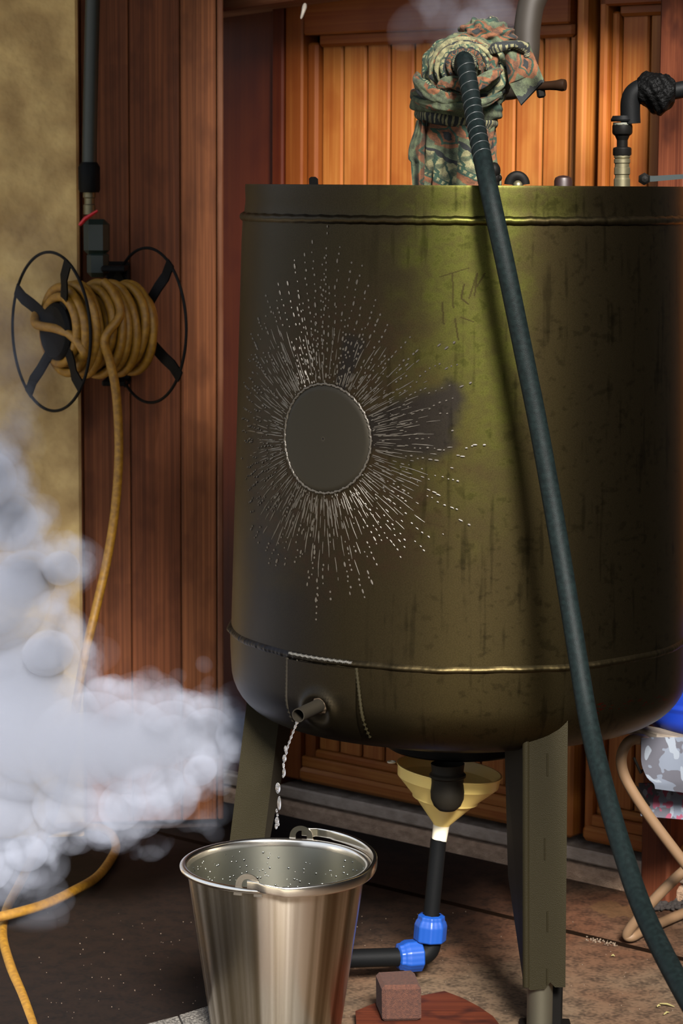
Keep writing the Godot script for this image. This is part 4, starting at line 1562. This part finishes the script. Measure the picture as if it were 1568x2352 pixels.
func funnel_and_drain() -> void:
	rng.seed = 32
	var c := P(1027, 1767, 4.225)
	var t := thing("funnel", "yellowed plastic funnel under the still's black drain elbow", "funnel", Vector3(P(1008, 1930, 4.225).x, P(1008, 1930, 4.225).y, c.z))
	var tip := P(1008, 1930, 4.225)
	var up := (c - tip).normalized()
	up = (up + Vector3(0.03, 0, 0)).normalized()
	var xf := Transform3D(Basis(Quaternion(Vector3.UP, up)), tip)
	var H := tip.distance_to(c)
	var m := MB.new()
	var o := [Vector2(0.0145, 0.028), Vector2(0.016, 0.031), Vector2(0.0535, 0.074), Vector2(0.058, 0.0745), Vector2(0.059, 0.079), Vector2(0.0895, 0.109), Vector2(0.0915, H - 0.002), Vector2(0.0935, H - 0.001), Vector2(0.0935, H + 0.0012), Vector2(0.0905, H + 0.0012), Vector2(0.0895, H - 0.004), Vector2(0.0875, 0.110), Vector2(0.0565, 0.0795), Vector2(0.0515, 0.0755), Vector2(0.014, 0.033), Vector2(0.0105, 0.028)]
	lathe(m, o, 64, xf)
	obj("cone", m, M.funnel, t)
	m = MB.new()
	lathe(m, [Vector2(0.0125, -0.03), Vector2(0.0132, 0.0), Vector2(0.0146, 0.029), Vector2(0.0115, 0.029), Vector2(0.0105, -0.03), Vector2(0.0125, -0.03)], 32, xf)
	obj("stem", m, M.spout_white, t)
	m = MB.new()
	var tab := PackedVector3Array()
	var tc := P(899, 1752, 4.225)
	for k in 14:
		var a := TAU * k / 14.0
		tab.append(tc + Vector3(cos(a) * 0.0065, 0.0015, sin(a) * 0.006))
	tube(m, tab, 0.0016, 6, false, 1.0, true)
	obj("hanging_loop", m, M.spout_white, t)
	# drain pipe with blue couplings
	t = thing("drain_pipe", "black drain pipe with two blue couplings below the funnel", "pipe", Vector3(P(990, 2160, 4.225).x, 0.03, -4.225))
	m = MB.new()
	var p0 := P(1007, 1926, 4.225)
	var p1 := P(989, 2110, 4.225)
	tube(m, PackedVector3Array([p0, p0.lerp(p1, 0.02), p0.lerp(p1, 0.5), p1]), [0.0135, 0.0142, 0.0142, 0.0142], 28)
	obj("upright_pipe", m, M.black_plastic, t)
	m = MB.new()
	tube(m, spline([P(988, 2130, 4.225), P(990, 2158, 4.225), P(984, 2182, 4.222), P(966, 2195, 4.219), P(940, 2198, 4.215)], 8), 0.0182, 26)
	obj("elbow", m, M.black_plastic, t)
	m = MB.new()
	tube(m, PackedVector3Array([P(950, 2197, 4.215), P(880, 2199, 4.20), P(760, 2203, 4.17), P(560, 2212, 4.12)]), 0.0165, 26)
	obj("level_pipe", m, M.black_plastic, t)
	for e in 2:
		var a: Vector3 = P(986, 2163, 4.225) if e == 0 else P(968, 2193, 4.222)
		var b: Vector3 = P(991, 2100, 4.225) if e == 0 else P(912, 2198, 4.208)
		var L := a.distance_to(b)
		m = MB.new()
		var q := Basis(Quaternion(Vector3.UP, (b - a).normalized()))
		var f := func(u: float, v: float) -> Vector3:
			var an := u * TAU
			var rib := 0.0016 * pow(absf(cos(an * 4.0)), 6.0)
			var prof := 0.0275
			var y := v * L
			if v > 0.62: prof = lerpf(0.0275, 0.0205, (v - 0.62) / 0.38)
			if v > 0.8: prof = lerpf(0.0230, 0.0215, (v - 0.8) / 0.2)
			if v > 0.97: prof = 0.015
			if v < 0.04: prof = 0.024
			if v <= 0.0: prof = 0.012
			return a + q * Vector3(cos(an) * (prof + rib), y, sin(an) * (prof + rib))
		surf(m, 96, 26, f, Vector2.ONE, Vector3.ZERO, true)
		obj("blue_coupling", m, M.blue, t)
	# brick, board and stones
	t = thing("brick", "small reddish brick piece standing on the dark board", "brick", Vector3(0.1, 0.018, -4.03))
	m = MB.new()
	var yaw := Basis(Vector3.UP, 0.12)
	var bc := G(915, 2345, 0.018)
	bx(m, Transform3D(yaw, Vector3(bc.x, 0.018 + 0.031, bc.z - 0.035)), Vector3(0.066, 0.062, 0.085), 0.006)
	# worn corners
	for k in m.v.size():
		m.v[k] += Vector3(sin(m.v[k].y * 300.0), sin(m.v[k].x * 260.0), cos(m.v[k].y * 210.0)) * 0.0012
	obj("body", m, M.brick, t)
	t = thing("wooden_board", "dark red-brown broken board lying under the brick", "board", Vector3(0.15, 0, -4.02))
	m = MB.new()
	var outl := []
	for q in [[816, 2322], [870, 2300], [960, 2288], [1020, 2276], [1062, 2292], [1100, 2312], [1132, 2334], [1146, 2352], [1150, 2400], [1040, 2440], [900, 2430], [820, 2380]]:
		var gq := G(q[0], q[1], 0.018)
		outl.append(Vector3(gq.x, 0.002, gq.z))
	slab(m, outl, Vector3(0, 0.016, 0))
	for k in m.v.size(): m.t[k] = Vector2(m.v[k].z, m.v[k].x)
	obj("board", m, M.board, t)
	for k in 2:
		t = thing("paving_stone", ["pale granite stone at the bottom edge, left of the bucket", "pale granite stone directly under the steel bucket"][k], "stone", Vector3([-0.36, -0.15][k], 0, -3.70), "")
		m = MB.new()
		var oo: Array = [[G(322, 2354, 0.07), G(408, 2332, 0.07), G(424, 2368, 0.07), G(380, 2480, 0.07), G(300, 2480, 0.07)],
			[G(412, 2330, 0.07), G(488, 2306, 0.07), G(600, 2300, 0.07), G(740, 2310, 0.07), G(768, 2360, 0.07), G(780, 2480, 0.07), G(390, 2480, 0.07), G(428, 2366, 0.07)]][k]
		var lo := []
		for q in oo: lo.append(Vector3(q.x, 0.001, q.z))
		slab(m, lo, Vector3(0, 0.068, 0))
		obj("stone", m, M.stone, t)

# ---------------------------------------------------------------- hose reel, tap
func reel_and_hose() -> void:
	rng.seed = 41
	var c0 := P(116, 762, 4.94)
	var axis := Vector3(cos(deg_to_rad(36.0)), 0, -sin(deg_to_rad(36.0)))
	var fwd := Vector3(sin(deg_to_rad(36.0)), 0, cos(deg_to_rad(36.0)))
	var width := 0.228
	var c1 := c0 + axis * width + Vector3(0, 0.006, 0)
	var t := thing("hose_reel", "black wire hose reel on the wall holding yellow hose", "hose reel", (c0 + c1) / 2)
	var m: MB
	for e in 2:
		var c: Vector3 = c0 if e == 0 else c1
		m = MB.new()
		var ring := PackedVector3Array()
		for k in 72:
			var a := TAU * k / 72
			ring.append(c + Vector3.UP * sin(a) * 0.159 + fwd * cos(a) * 0.159 * (1.0 if e == 0 else 0.93))
		tube(m, ring, 0.0031, 8, false, 1.0, true)
		obj("wire_ring", m, M.reel, t)
		var ang: Array = [62.0, 150.0, 235.0, 320.0] if e == 0 else [55.0, 140.0, 232.0, 322.0]
		for a_ in ang:
			var a := deg_to_rad(a_)
			var d: Vector3 = fwd * cos(a) + Vector3.UP * sin(a)
			var s: Vector3 = axis.cross(d).normalized()
			m = MB.new()
			var inward: Vector3 = axis * (0.016 if e == 0 else -0.016)
			var pp := [c + d * 0.161, c + d * 0.125, c + d * 0.10 + inward * 0.5, c + d * 0.06 + inward, c + d * 0.03 + inward]
			var f := func(u: float, v: float) -> Vector3:
				var x := v * 4.0
				var i := mini(int(x), 3)
				return (pp[i] as Vector3).lerp(pp[i + 1], x - i) + s * (u - 0.5) * 0.027
			surf(m, 2, 12, f, Vector2.ONE, axis)
			var g := func(u: float, v: float) -> Vector3:
				return f.call(u, v) + axis * -0.003
			surf(m, 2, 12, g, Vector2.ONE, -axis)
			obj("spoke", m, M.reel, t)
	m = MB.new()
	var q := Basis(Quaternion(Vector3.UP, axis))
	lathe(m, [Vector2(0.0, 0.004), Vector2(0.052, 0.004), Vector2(0.058, 0.012), Vector2(0.058, width - 0.012), Vector2(0.0, width - 0.004)], 40, Transform3D(q, c0))
	obj("drum", m, M.reel, t)
	m = MB.new()      # bracket to the wall
	var wc := (c0 + c1) / 2 + Vector3(0.02, 0, -0.19)
	bx(m, Transform3D(Basis(), wc), Vector3(0.05, 0.26, 0.03), 0.004)
	bx(m, Transform3D(Basis(), wc + Vector3(0, 0.118, 0) + Vector3(0, 0, 0.05)), Vector3(0.05, 0.012, 0.12), 0.003)
	bx(m, Transform3D(Basis(), wc - Vector3(0, 0.118, 0) + Vector3(0, 0, 0.05)), Vector3(0.05, 0.012, 0.12), 0.003)
	obj("wall_bracket", m, M.reel, t)
	# the yellow hose: windings, the hanging run, the loop on the floor
	t = thing("garden_hose", "yellow garden hose wound on the reel and trailing over the floor", "hose", (c0 + c1) / 2)
	var hr := 0.0092
	for layer in 2:
		var turns := 11 if layer == 0 else 9
		for k in turns:
			m = MB.new()
			var off: float = (0.02 + 0.0175 * k if layer == 0 else 0.035 + 0.0185 * k) + rng.randf_range(-0.003, 0.003)
			var rad: float = (0.070 if layer == 0 else 0.0875) + rng.randf_range(-0.0035, 0.0035)
			var ring := PackedVector3Array()
			var tilt := rng.randf_range(-0.008, 0.008)
			var ph := rng.randf() * TAU
			for j in 56:
				var a := TAU * j / 56
				var sag := 0.004 * sin(a * 2.0 + ph)
				ring.append(c0 + Vector3(0, 0.0025, 0) + axis * (off + tilt * sin(a + ph)) + (Vector3.UP * sin(a) + fwd * cos(a)) * (rad + sag))
			tube(m, ring, hr, 12, false, 1.0, true)
			obj("winding", m, M.yellow, t)
	m = MB.new()      # end bent across the hub
	tube(m, spline([c0 + Vector3.UP * 0.03 - fwd * 0.082 + axis * 0.012, c0 + Vector3.UP * 0.012 - fwd * 0.05 - axis * 0.004, P(128, 755, 4.93), P(165, 772, 4.90), P(192, 808, 4.89), c0 - Vector3.UP * 0.05 + fwd * 0.07 + axis * 0.03], 8), hr, 14)
	obj("inner_end", m, M.yellow, t)
	m = MB.new()
	tube(m, spline([c0 + axis * 0.108 + fwd * 0.030 + Vector3.UP * 0.098, c0 + axis * 0.106 + fwd * 0.068 + Vector3.UP * 0.078, c0 + axis * 0.104 + fwd * 0.097 + Vector3.UP * 0.036, P(240, 778, 4.90), P(252, 830, 4.905), P(265, 890, 4.905), P(272, 980, 4.91), P(272, 1070, 4.91), P(263, 1180, 4.91), P(245, 1290, 4.90), P(220, 1400, 4.88), P(196, 1500, 4.86), P(178, 1600, 4.85), P(160, 1720, 4.84), P(128, 1850, 4.82), P(95, 1930, 4.80), P(45, 2030, 4.72), P(15, 2090, 4.62), P(6, 2150, 4.47), P(24, 2220, 4.285), P(52, 2290, 4.125), P(80, 2370, 3.955), P(110, 2460, 3.79)], 8), 0.0092, 14)
	obj("hanging_run", m, M.yellow, t)
	m = MB.new()
	var fl := []
	for s in [[-120, 2140], [-40, 2128], [40, 2110], [110, 2088], [170, 2055], [222, 2010], [257, 1965], [266, 1935], [248, 1905], [205, 1893], [150, 1905], [100, 1925]]:
		fl.append(G(s[0], s[1] + 5, 0.0105))
	for k in fl.size():
		if k <= 4: fl[k].y += 0.016 * sm(4.5, 1.5, absf(k - 1.6))
	fl[-1] = P(70, 1930, 4.99); fl[-2] = P(130, 1903, 5.0)
	for k in fl.size(): fl[k].y = maxf(fl[k].y, 0.0105)
	tube(m, spline(fl, 8), 0.0096, 14)
	obj("floor_loop", m, M.yellow, t)

func wall_tap() -> void:
	var zp := 5.14
	var t := thing("tap", "tap with red lever on a dark upright pipe over the reel", "tap", P(207, 500, zp))
	var m := MB.new()
	tube(m, spline([P(228, -460, zp), P(214, -40, zp), P(210, 120, zp), P(207, 260, zp), P(205, 385, zp)], 6), 0.0152, 16)
	obj("supply_pipe", m, M.teal_pipe, t)
	var a := P(205, 442, zp)
	var ax := Transform3D(Basis(), a)
	m = MB.new()
	lathe(m, [Vector2(0.0, 0.0), Vector2(0.02, 0.0), Vector2(0.0225, 0.006), Vector2(0.0225, 0.052), Vector2(0.017, 0.062), Vector2(0.0, 0.064)], 20, ax)
	obj("coupling", m, M.black_plastic, t)
	m = MB.new()
	lathe(m, [Vector2(0.0, -0.045), Vector2(0.0125, -0.045), Vector2(0.0125, -0.026), Vector2(0.0105, -0.024), Vector2(0.0105, -0.012), Vector2(0.013, -0.010), Vector2(0.013, 0.001), Vector2(0.0, 0.001)], 8, ax, 0, TAU, 5)
	obj("brass_nipple", m, M.brass, t)
	m = MB.new()
	tube(m, PackedVector3Array([P(183, 517, zp - 0.04), P(196, 502, zp - 0.042), P(224, 484, zp - 0.04)]), [0.007, 0.0085, 0.005], 10, true, 0.5)
	obj("red_lever", m, M.red, t)
	m = MB.new()
	bx(m, Transform3D(Basis(), P(222, 545, zp)), Vector3(0.052, 0.075, 0.045), 0.012)
	bx(m, Transform3D(Basis(), P(225, 606, zp)), Vector3(0.044, 0.055, 0.04), 0.010)
	obj("body", m, M.dark_green, t)

# ---------------------------------------------------------------- folding stool at the right
func stool() -> void:
	rng.seed = 51
	var t := thing("folding_stool", "beige tube folding stool with grey camouflage cloth, beside the post", "stool", G(1560, 2120))
	var m := MB.new()
	tube(m, spline([P(1700, 1765, 4.50), P(1560, 1728, 4.36), P(1500, 1712, 4.31), P(1470, 1698, 4.285), P(1443, 1704, 4.275), P(1427, 1736, 4.275), P(1431, 1775, 4.28), P(1455, 1822, 4.285), P(1500, 1888, 4.295), P(1568, 1978, 4.31), P(1650, 2085, 4.33)], 8), 0.0098, 14)
	obj("frame_tube", m, M.chair, t)
	m = MB.new()
	var foot := G(1436, 2152, 0.012)
	tube(m, spline([P(1720, 1880, 4.37), P(1640, 1945, 4.38), P(1568, 2002, 4.395), P(1508, 2060, 4.41), P(1456, 2120, 4.43), foot + Vector3(0.003, 0.004, 0), foot + Vector3(0.014, 0.0, -0.004), G(1480, 2136, 0.012), G(1568, 2098, 0.012), G(1680, 2052, 0.012)], 8), 0.0098, 14)
	obj("frame_tube", m, M.chair, t)
	m = MB.new()
	for e in 2:
		var f := func(u: float, v: float) -> Vector3:
			var x := lerpf(1472.0 + 32.0 * sm(0.35, 1.0, v), 1700.0, u)
			return P(x, lerpf(1695.0, 1838.0, v) - 26.0 * sm(0.6, 1.0, v) * (1.0 - u), 4.27 - 0.015 * sin(v * 3.0) + 0.006 * sin(u * 11.0) + u * 0.14) + Vector3(0, 0, -0.006 * e)
		surf(m, 24, 14, f, Vector2(1.2, 0.8), Vector3(0, 0, 1 - 2 * e))
	obj("seat_cloth", m, M.camo, t)
	m = MB.new()
	for e in 2:
		var f := func(u: float, v: float) -> Vector3:
			return P(lerpf(1467.0 + 4.0 * v, 1700.0, u), lerpf(1800.0, 1874.0 + 20.0 * u, v), 4.335 + 0.006 * sin(u * 9.0) + u * 0.14) + Vector3(0, 0, -0.006 * e)
		surf(m, 24, 10, f, Vector2(1.5, 0.6), Vector3(0, 0, 1 - 2 * e))
	obj("under_cloth", m, M.camo_pink, t)
	m = MB.new()
	tube(m, PackedVector3Array([P(1461, 1808, 4.30), P(1490, 1850, 4.32)]), 0.003, 6)
	obj("rivet", m, M.black_iron, t)
	m = MB.new()
	tube(m, PackedVector3Array([P(1475, 1770, 4.285), P(1471, 1775, 4.27), P(1455, 1740, 4.27)]), 0.0028, 6)
	obj("rivet", m, M.black_iron, t)
	t = thing("weathered_plank", "grey weathered plank lying across the stool under the blue jug", "plank", P(1540, 1690, 4.36))
	m = MB.new()
	var pa := P(1466, 1682, 4.36)
	var pb := P(1700, 1724, 4.47)
	var d := (pb - pa).normalized()
	var pxf := Transform3D(Basis(d, Vector3.UP, d.cross(Vector3.UP)), (pa + pb) / 2)
	bx(m, pxf, Vector3(pa.distance_to(pb), 0.02, 0.12), 0.003, 0)
	obj("plank", m, M.grey_wood, t)
	t = thing("jug", "bright blue plastic jug standing on the grey plank", "jug", P(1590, 1680, 4.45))
	m = MB.new()
	var jc := P(1610, 1690, 4.50)
	var f := func(u: float, v: float) -> Vector3:
		var a := u * TAU
		var y := v * 0.24
		var r := 0.105
		if v < 0.16: r = 0.105 - 0.034 * pow(1.0 - v / 0.16, 2.0)
		if v > 0.85: r = 0.105 - 0.05 * pow((v - 0.85) / 0.15, 2.0)
		if v <= 0.0 or v >= 1.0: r = 0.0
		if absf(v - 0.26) < 0.012: r += 0.0025
		return jc + Vector3(sin(a) * r, y + 0.006, cos(a) * r)
	surf(m, 48, 60, f, Vector2.ONE, Vector3.ZERO, true)
	obj("body", m, M.jug, t)

func ground_bits() -> void:
	rng.seed = 61
	var m := MB.new()
	for k in 170:
		var p := G(rng.randf_range(1505, 1640), rng.randf_range(2046, 2088), 0.004)
		ball(m, p, Vector3(rng.randf_range(0.003, 0.009), rng.randf_range(0.002, 0.006), rng.randf_range(0.003, 0.008)), 6, 4)
	tag(obj("gravel", m, M.gravel), "dark loose gravel and dead leaves at the post's foot", "gravel", "", "stuff")
	var bits := [[1515, 2305, 1548, 2312], [1524, 2330, 1536, 2325], [1508, 2312, 1516, 2310], [1404, 2195, 1411, 2196]]
	for k in bits.size():
		m = MB.new()
		var b: Array = bits[k]
		var a1 := G(b[0], b[1], 0.003)
		var a2 := G(b[2], b[3], 0.003)
		tube(m, PackedVector3Array([a1, a1.lerp(a2, 0.5) + Vector3(0, 0.002, 0), a2]), [0.0012, 0.002, 0.0008], 6)
		tag(obj("straw", m, M.straw), ["longest pale straw on the floor near the green hose", "short thick bit of straw below the longest one", "tiny bit of straw left of the longest one", "lone speck of straw near the floor joint"][k], "straw")
	m = MB.new()
	for k in 260:
		var p := G(rng.randf_range(60, 1560), rng.randf_range(2090, 2350), 0.0005)
		ball(m, p, Vector3.ONE * rng.randf_range(0.0004, 0.0013), 5, 3)
	for k in 40:
		var u := rng.randf()
		var p := G(lerpf(1340, 1420, u), lerpf(2154, 2172, u) + rng.randf_range(-5, 5), 0.001)
		ball(m, p, Vector3.ONE * rng.randf_range(0.001, 0.0024), 5, 3)
	tag(obj("grit", m, M.grit), "pale grit scattered over the concrete floor", "grit", "", "stuff")

# ---------------------------------------------------------------- steam
func puff(t: Node3D, x: float, y: float, z: float, rx: float, ry: float, rz: float, density: float, col := Color(0.90, 0.925, 1.0)) -> void:
	var v := FogVolume.new()
	v.shape = RenderingServer.FOG_VOLUME_SHAPE_ELLIPSOID
	var k := z / FOCAL * 2.0
	v.size = Vector3(rx * k, ry * k, rz * k)
	var key := "fog_%d" % int(round(density * 8.0))
	if not M.has(key):
		var fm := FogMaterial.new()
		fm.density = round(density * 8.0) / 8.0
		fm.albedo = col
		M[key] = fm
	v.material = M[key]
	v.name = "puff"
	v.position = P(x, y, z) - t.position
	v.rotation = Vector3(rng.randf(), rng.randf(), rng.randf() * 3.0)
	t.add_child(v, true)

func steam() -> void:
	rng.seed = 71
	var t := thing("steam_plume", "dense white steam billowing left from beside the spout", "steam", P(250, 1700, 4.45), "", "stuff")
	# big soft masses, then many small puffs that fray the edge
	var mass := [[590, 1690, 34], [540, 1690, 55], [470, 1690, 82], [390, 1700, 108], [300, 1715, 132], [200, 1720, 165], [80, 1690, 190], [-30, 1650, 190], [60, 1540, 150], [110, 1500, 70], [-10, 1380, 150], [60, 1330, 85], [140, 1305, 52], [150, 1280, 38], [20, 1200, 80], [-30, 1100, 80], [20, 1860, 120], [150, 1850, 90], [280, 1850, 70], [230, 1890, 42], [380, 1810, 60], [460, 1770, 48], [60, 1960, 60], [-40, 1980, 90]]
	var deep := func(p: Vector2) -> float:
		var d := -1e9
		for q in mass: d = maxf(d, q[2] - p.distance_to(Vector2(q[0], q[1])))
		return d
	for q in mass:
		if q[2] > 45:
			var zz := 4.42 + rng.randf_range(-0.03, 0.05)
			puff(t, q[0], q[1], zz, q[2] * 0.88, q[2] * 0.86, q[2] * 0.7, 1.5 / (2.0 * q[2] * 0.86 * 4.4 / FOCAL))
			if q[2] > 60: puff(t, q[0], q[1], zz, q[2] * 0.62, q[2] * 0.6, q[2] * 0.5, 1.4 / (2.0 * q[2] * 0.6 * 4.4 / FOCAL))
	var made := 0
	while made < 470:
		var p := Vector2(rng.randf_range(-60, 650), rng.randf_range(960, 2090))
		var d: float = deep.call(p)
		if d < -8.0 or d > 36.0: continue
		var r := clampf(20.0 + d * 0.7, 15.0, 48.0) * rng.randf_range(0.65, 1.4)
		var tau := rng.randf_range(0.035, 0.085) if d < 10.0 else rng.randf_range(0.06, 0.16)
		puff(t, p.x, p.y, 4.42 + rng.randf_range(-0.12, 0.12), r * rng.randf_range(0.6, 1.9), r * rng.randf_range(0.6, 1.5), r, tau / (2.0 * r * 4.4 / FOCAL))
		made += 1
	# thin drifts
	for q in [[30, 800, 90, 190, 0.5, 26], [20, 1010, 60, 110, 0.6, 18], [570, 1660, 60, 40, 0.5, 12], [620, 1700, 28, 22, 0.5, 8], [450, 1880, 90, 40, 0.4, 14], [330, 1945, 70, 30, 0.3, 10], [80, 2040, 70, 70, 0.6, 16], [210, 1500, 60, 60, 0.4, 12], [380, 1560, 110, 30, 0.4, 14]]:
		for k in int(q[5] * 0.8):
			var r := rng.randf_range(0.35, 1.0) * minf(q[2], q[3])
			puff(t, q[0] + rng.randfn() * q[2] * 0.5, q[1] + rng.randfn() * q[3] * 0.5, 4.5 + rng.randf_range(-0.08, 0.08), r * rng.randf_range(0.7, 1.6), r * rng.randf_range(0.5, 1.2), r, q[4] / q[5] * 1.5 / (2.0 * r * 4.5 / FOCAL))
	t = thing("steam_wisp", "thin steam drifting up behind the wrapped cloth", "steam", P(1050, 40, 4.85), "", "stuff")
	for k in 24:
		puff(t, 1065 + rng.randfn() * 62.0, 35 + rng.randfn() * 50.0, 4.85 + rng.randf_range(-0.05, 0.05), rng.randf_range(25, 65), rng.randf_range(25, 60), 50, 0.036 / (2.0 * 50 * 4.7 / FOCAL))
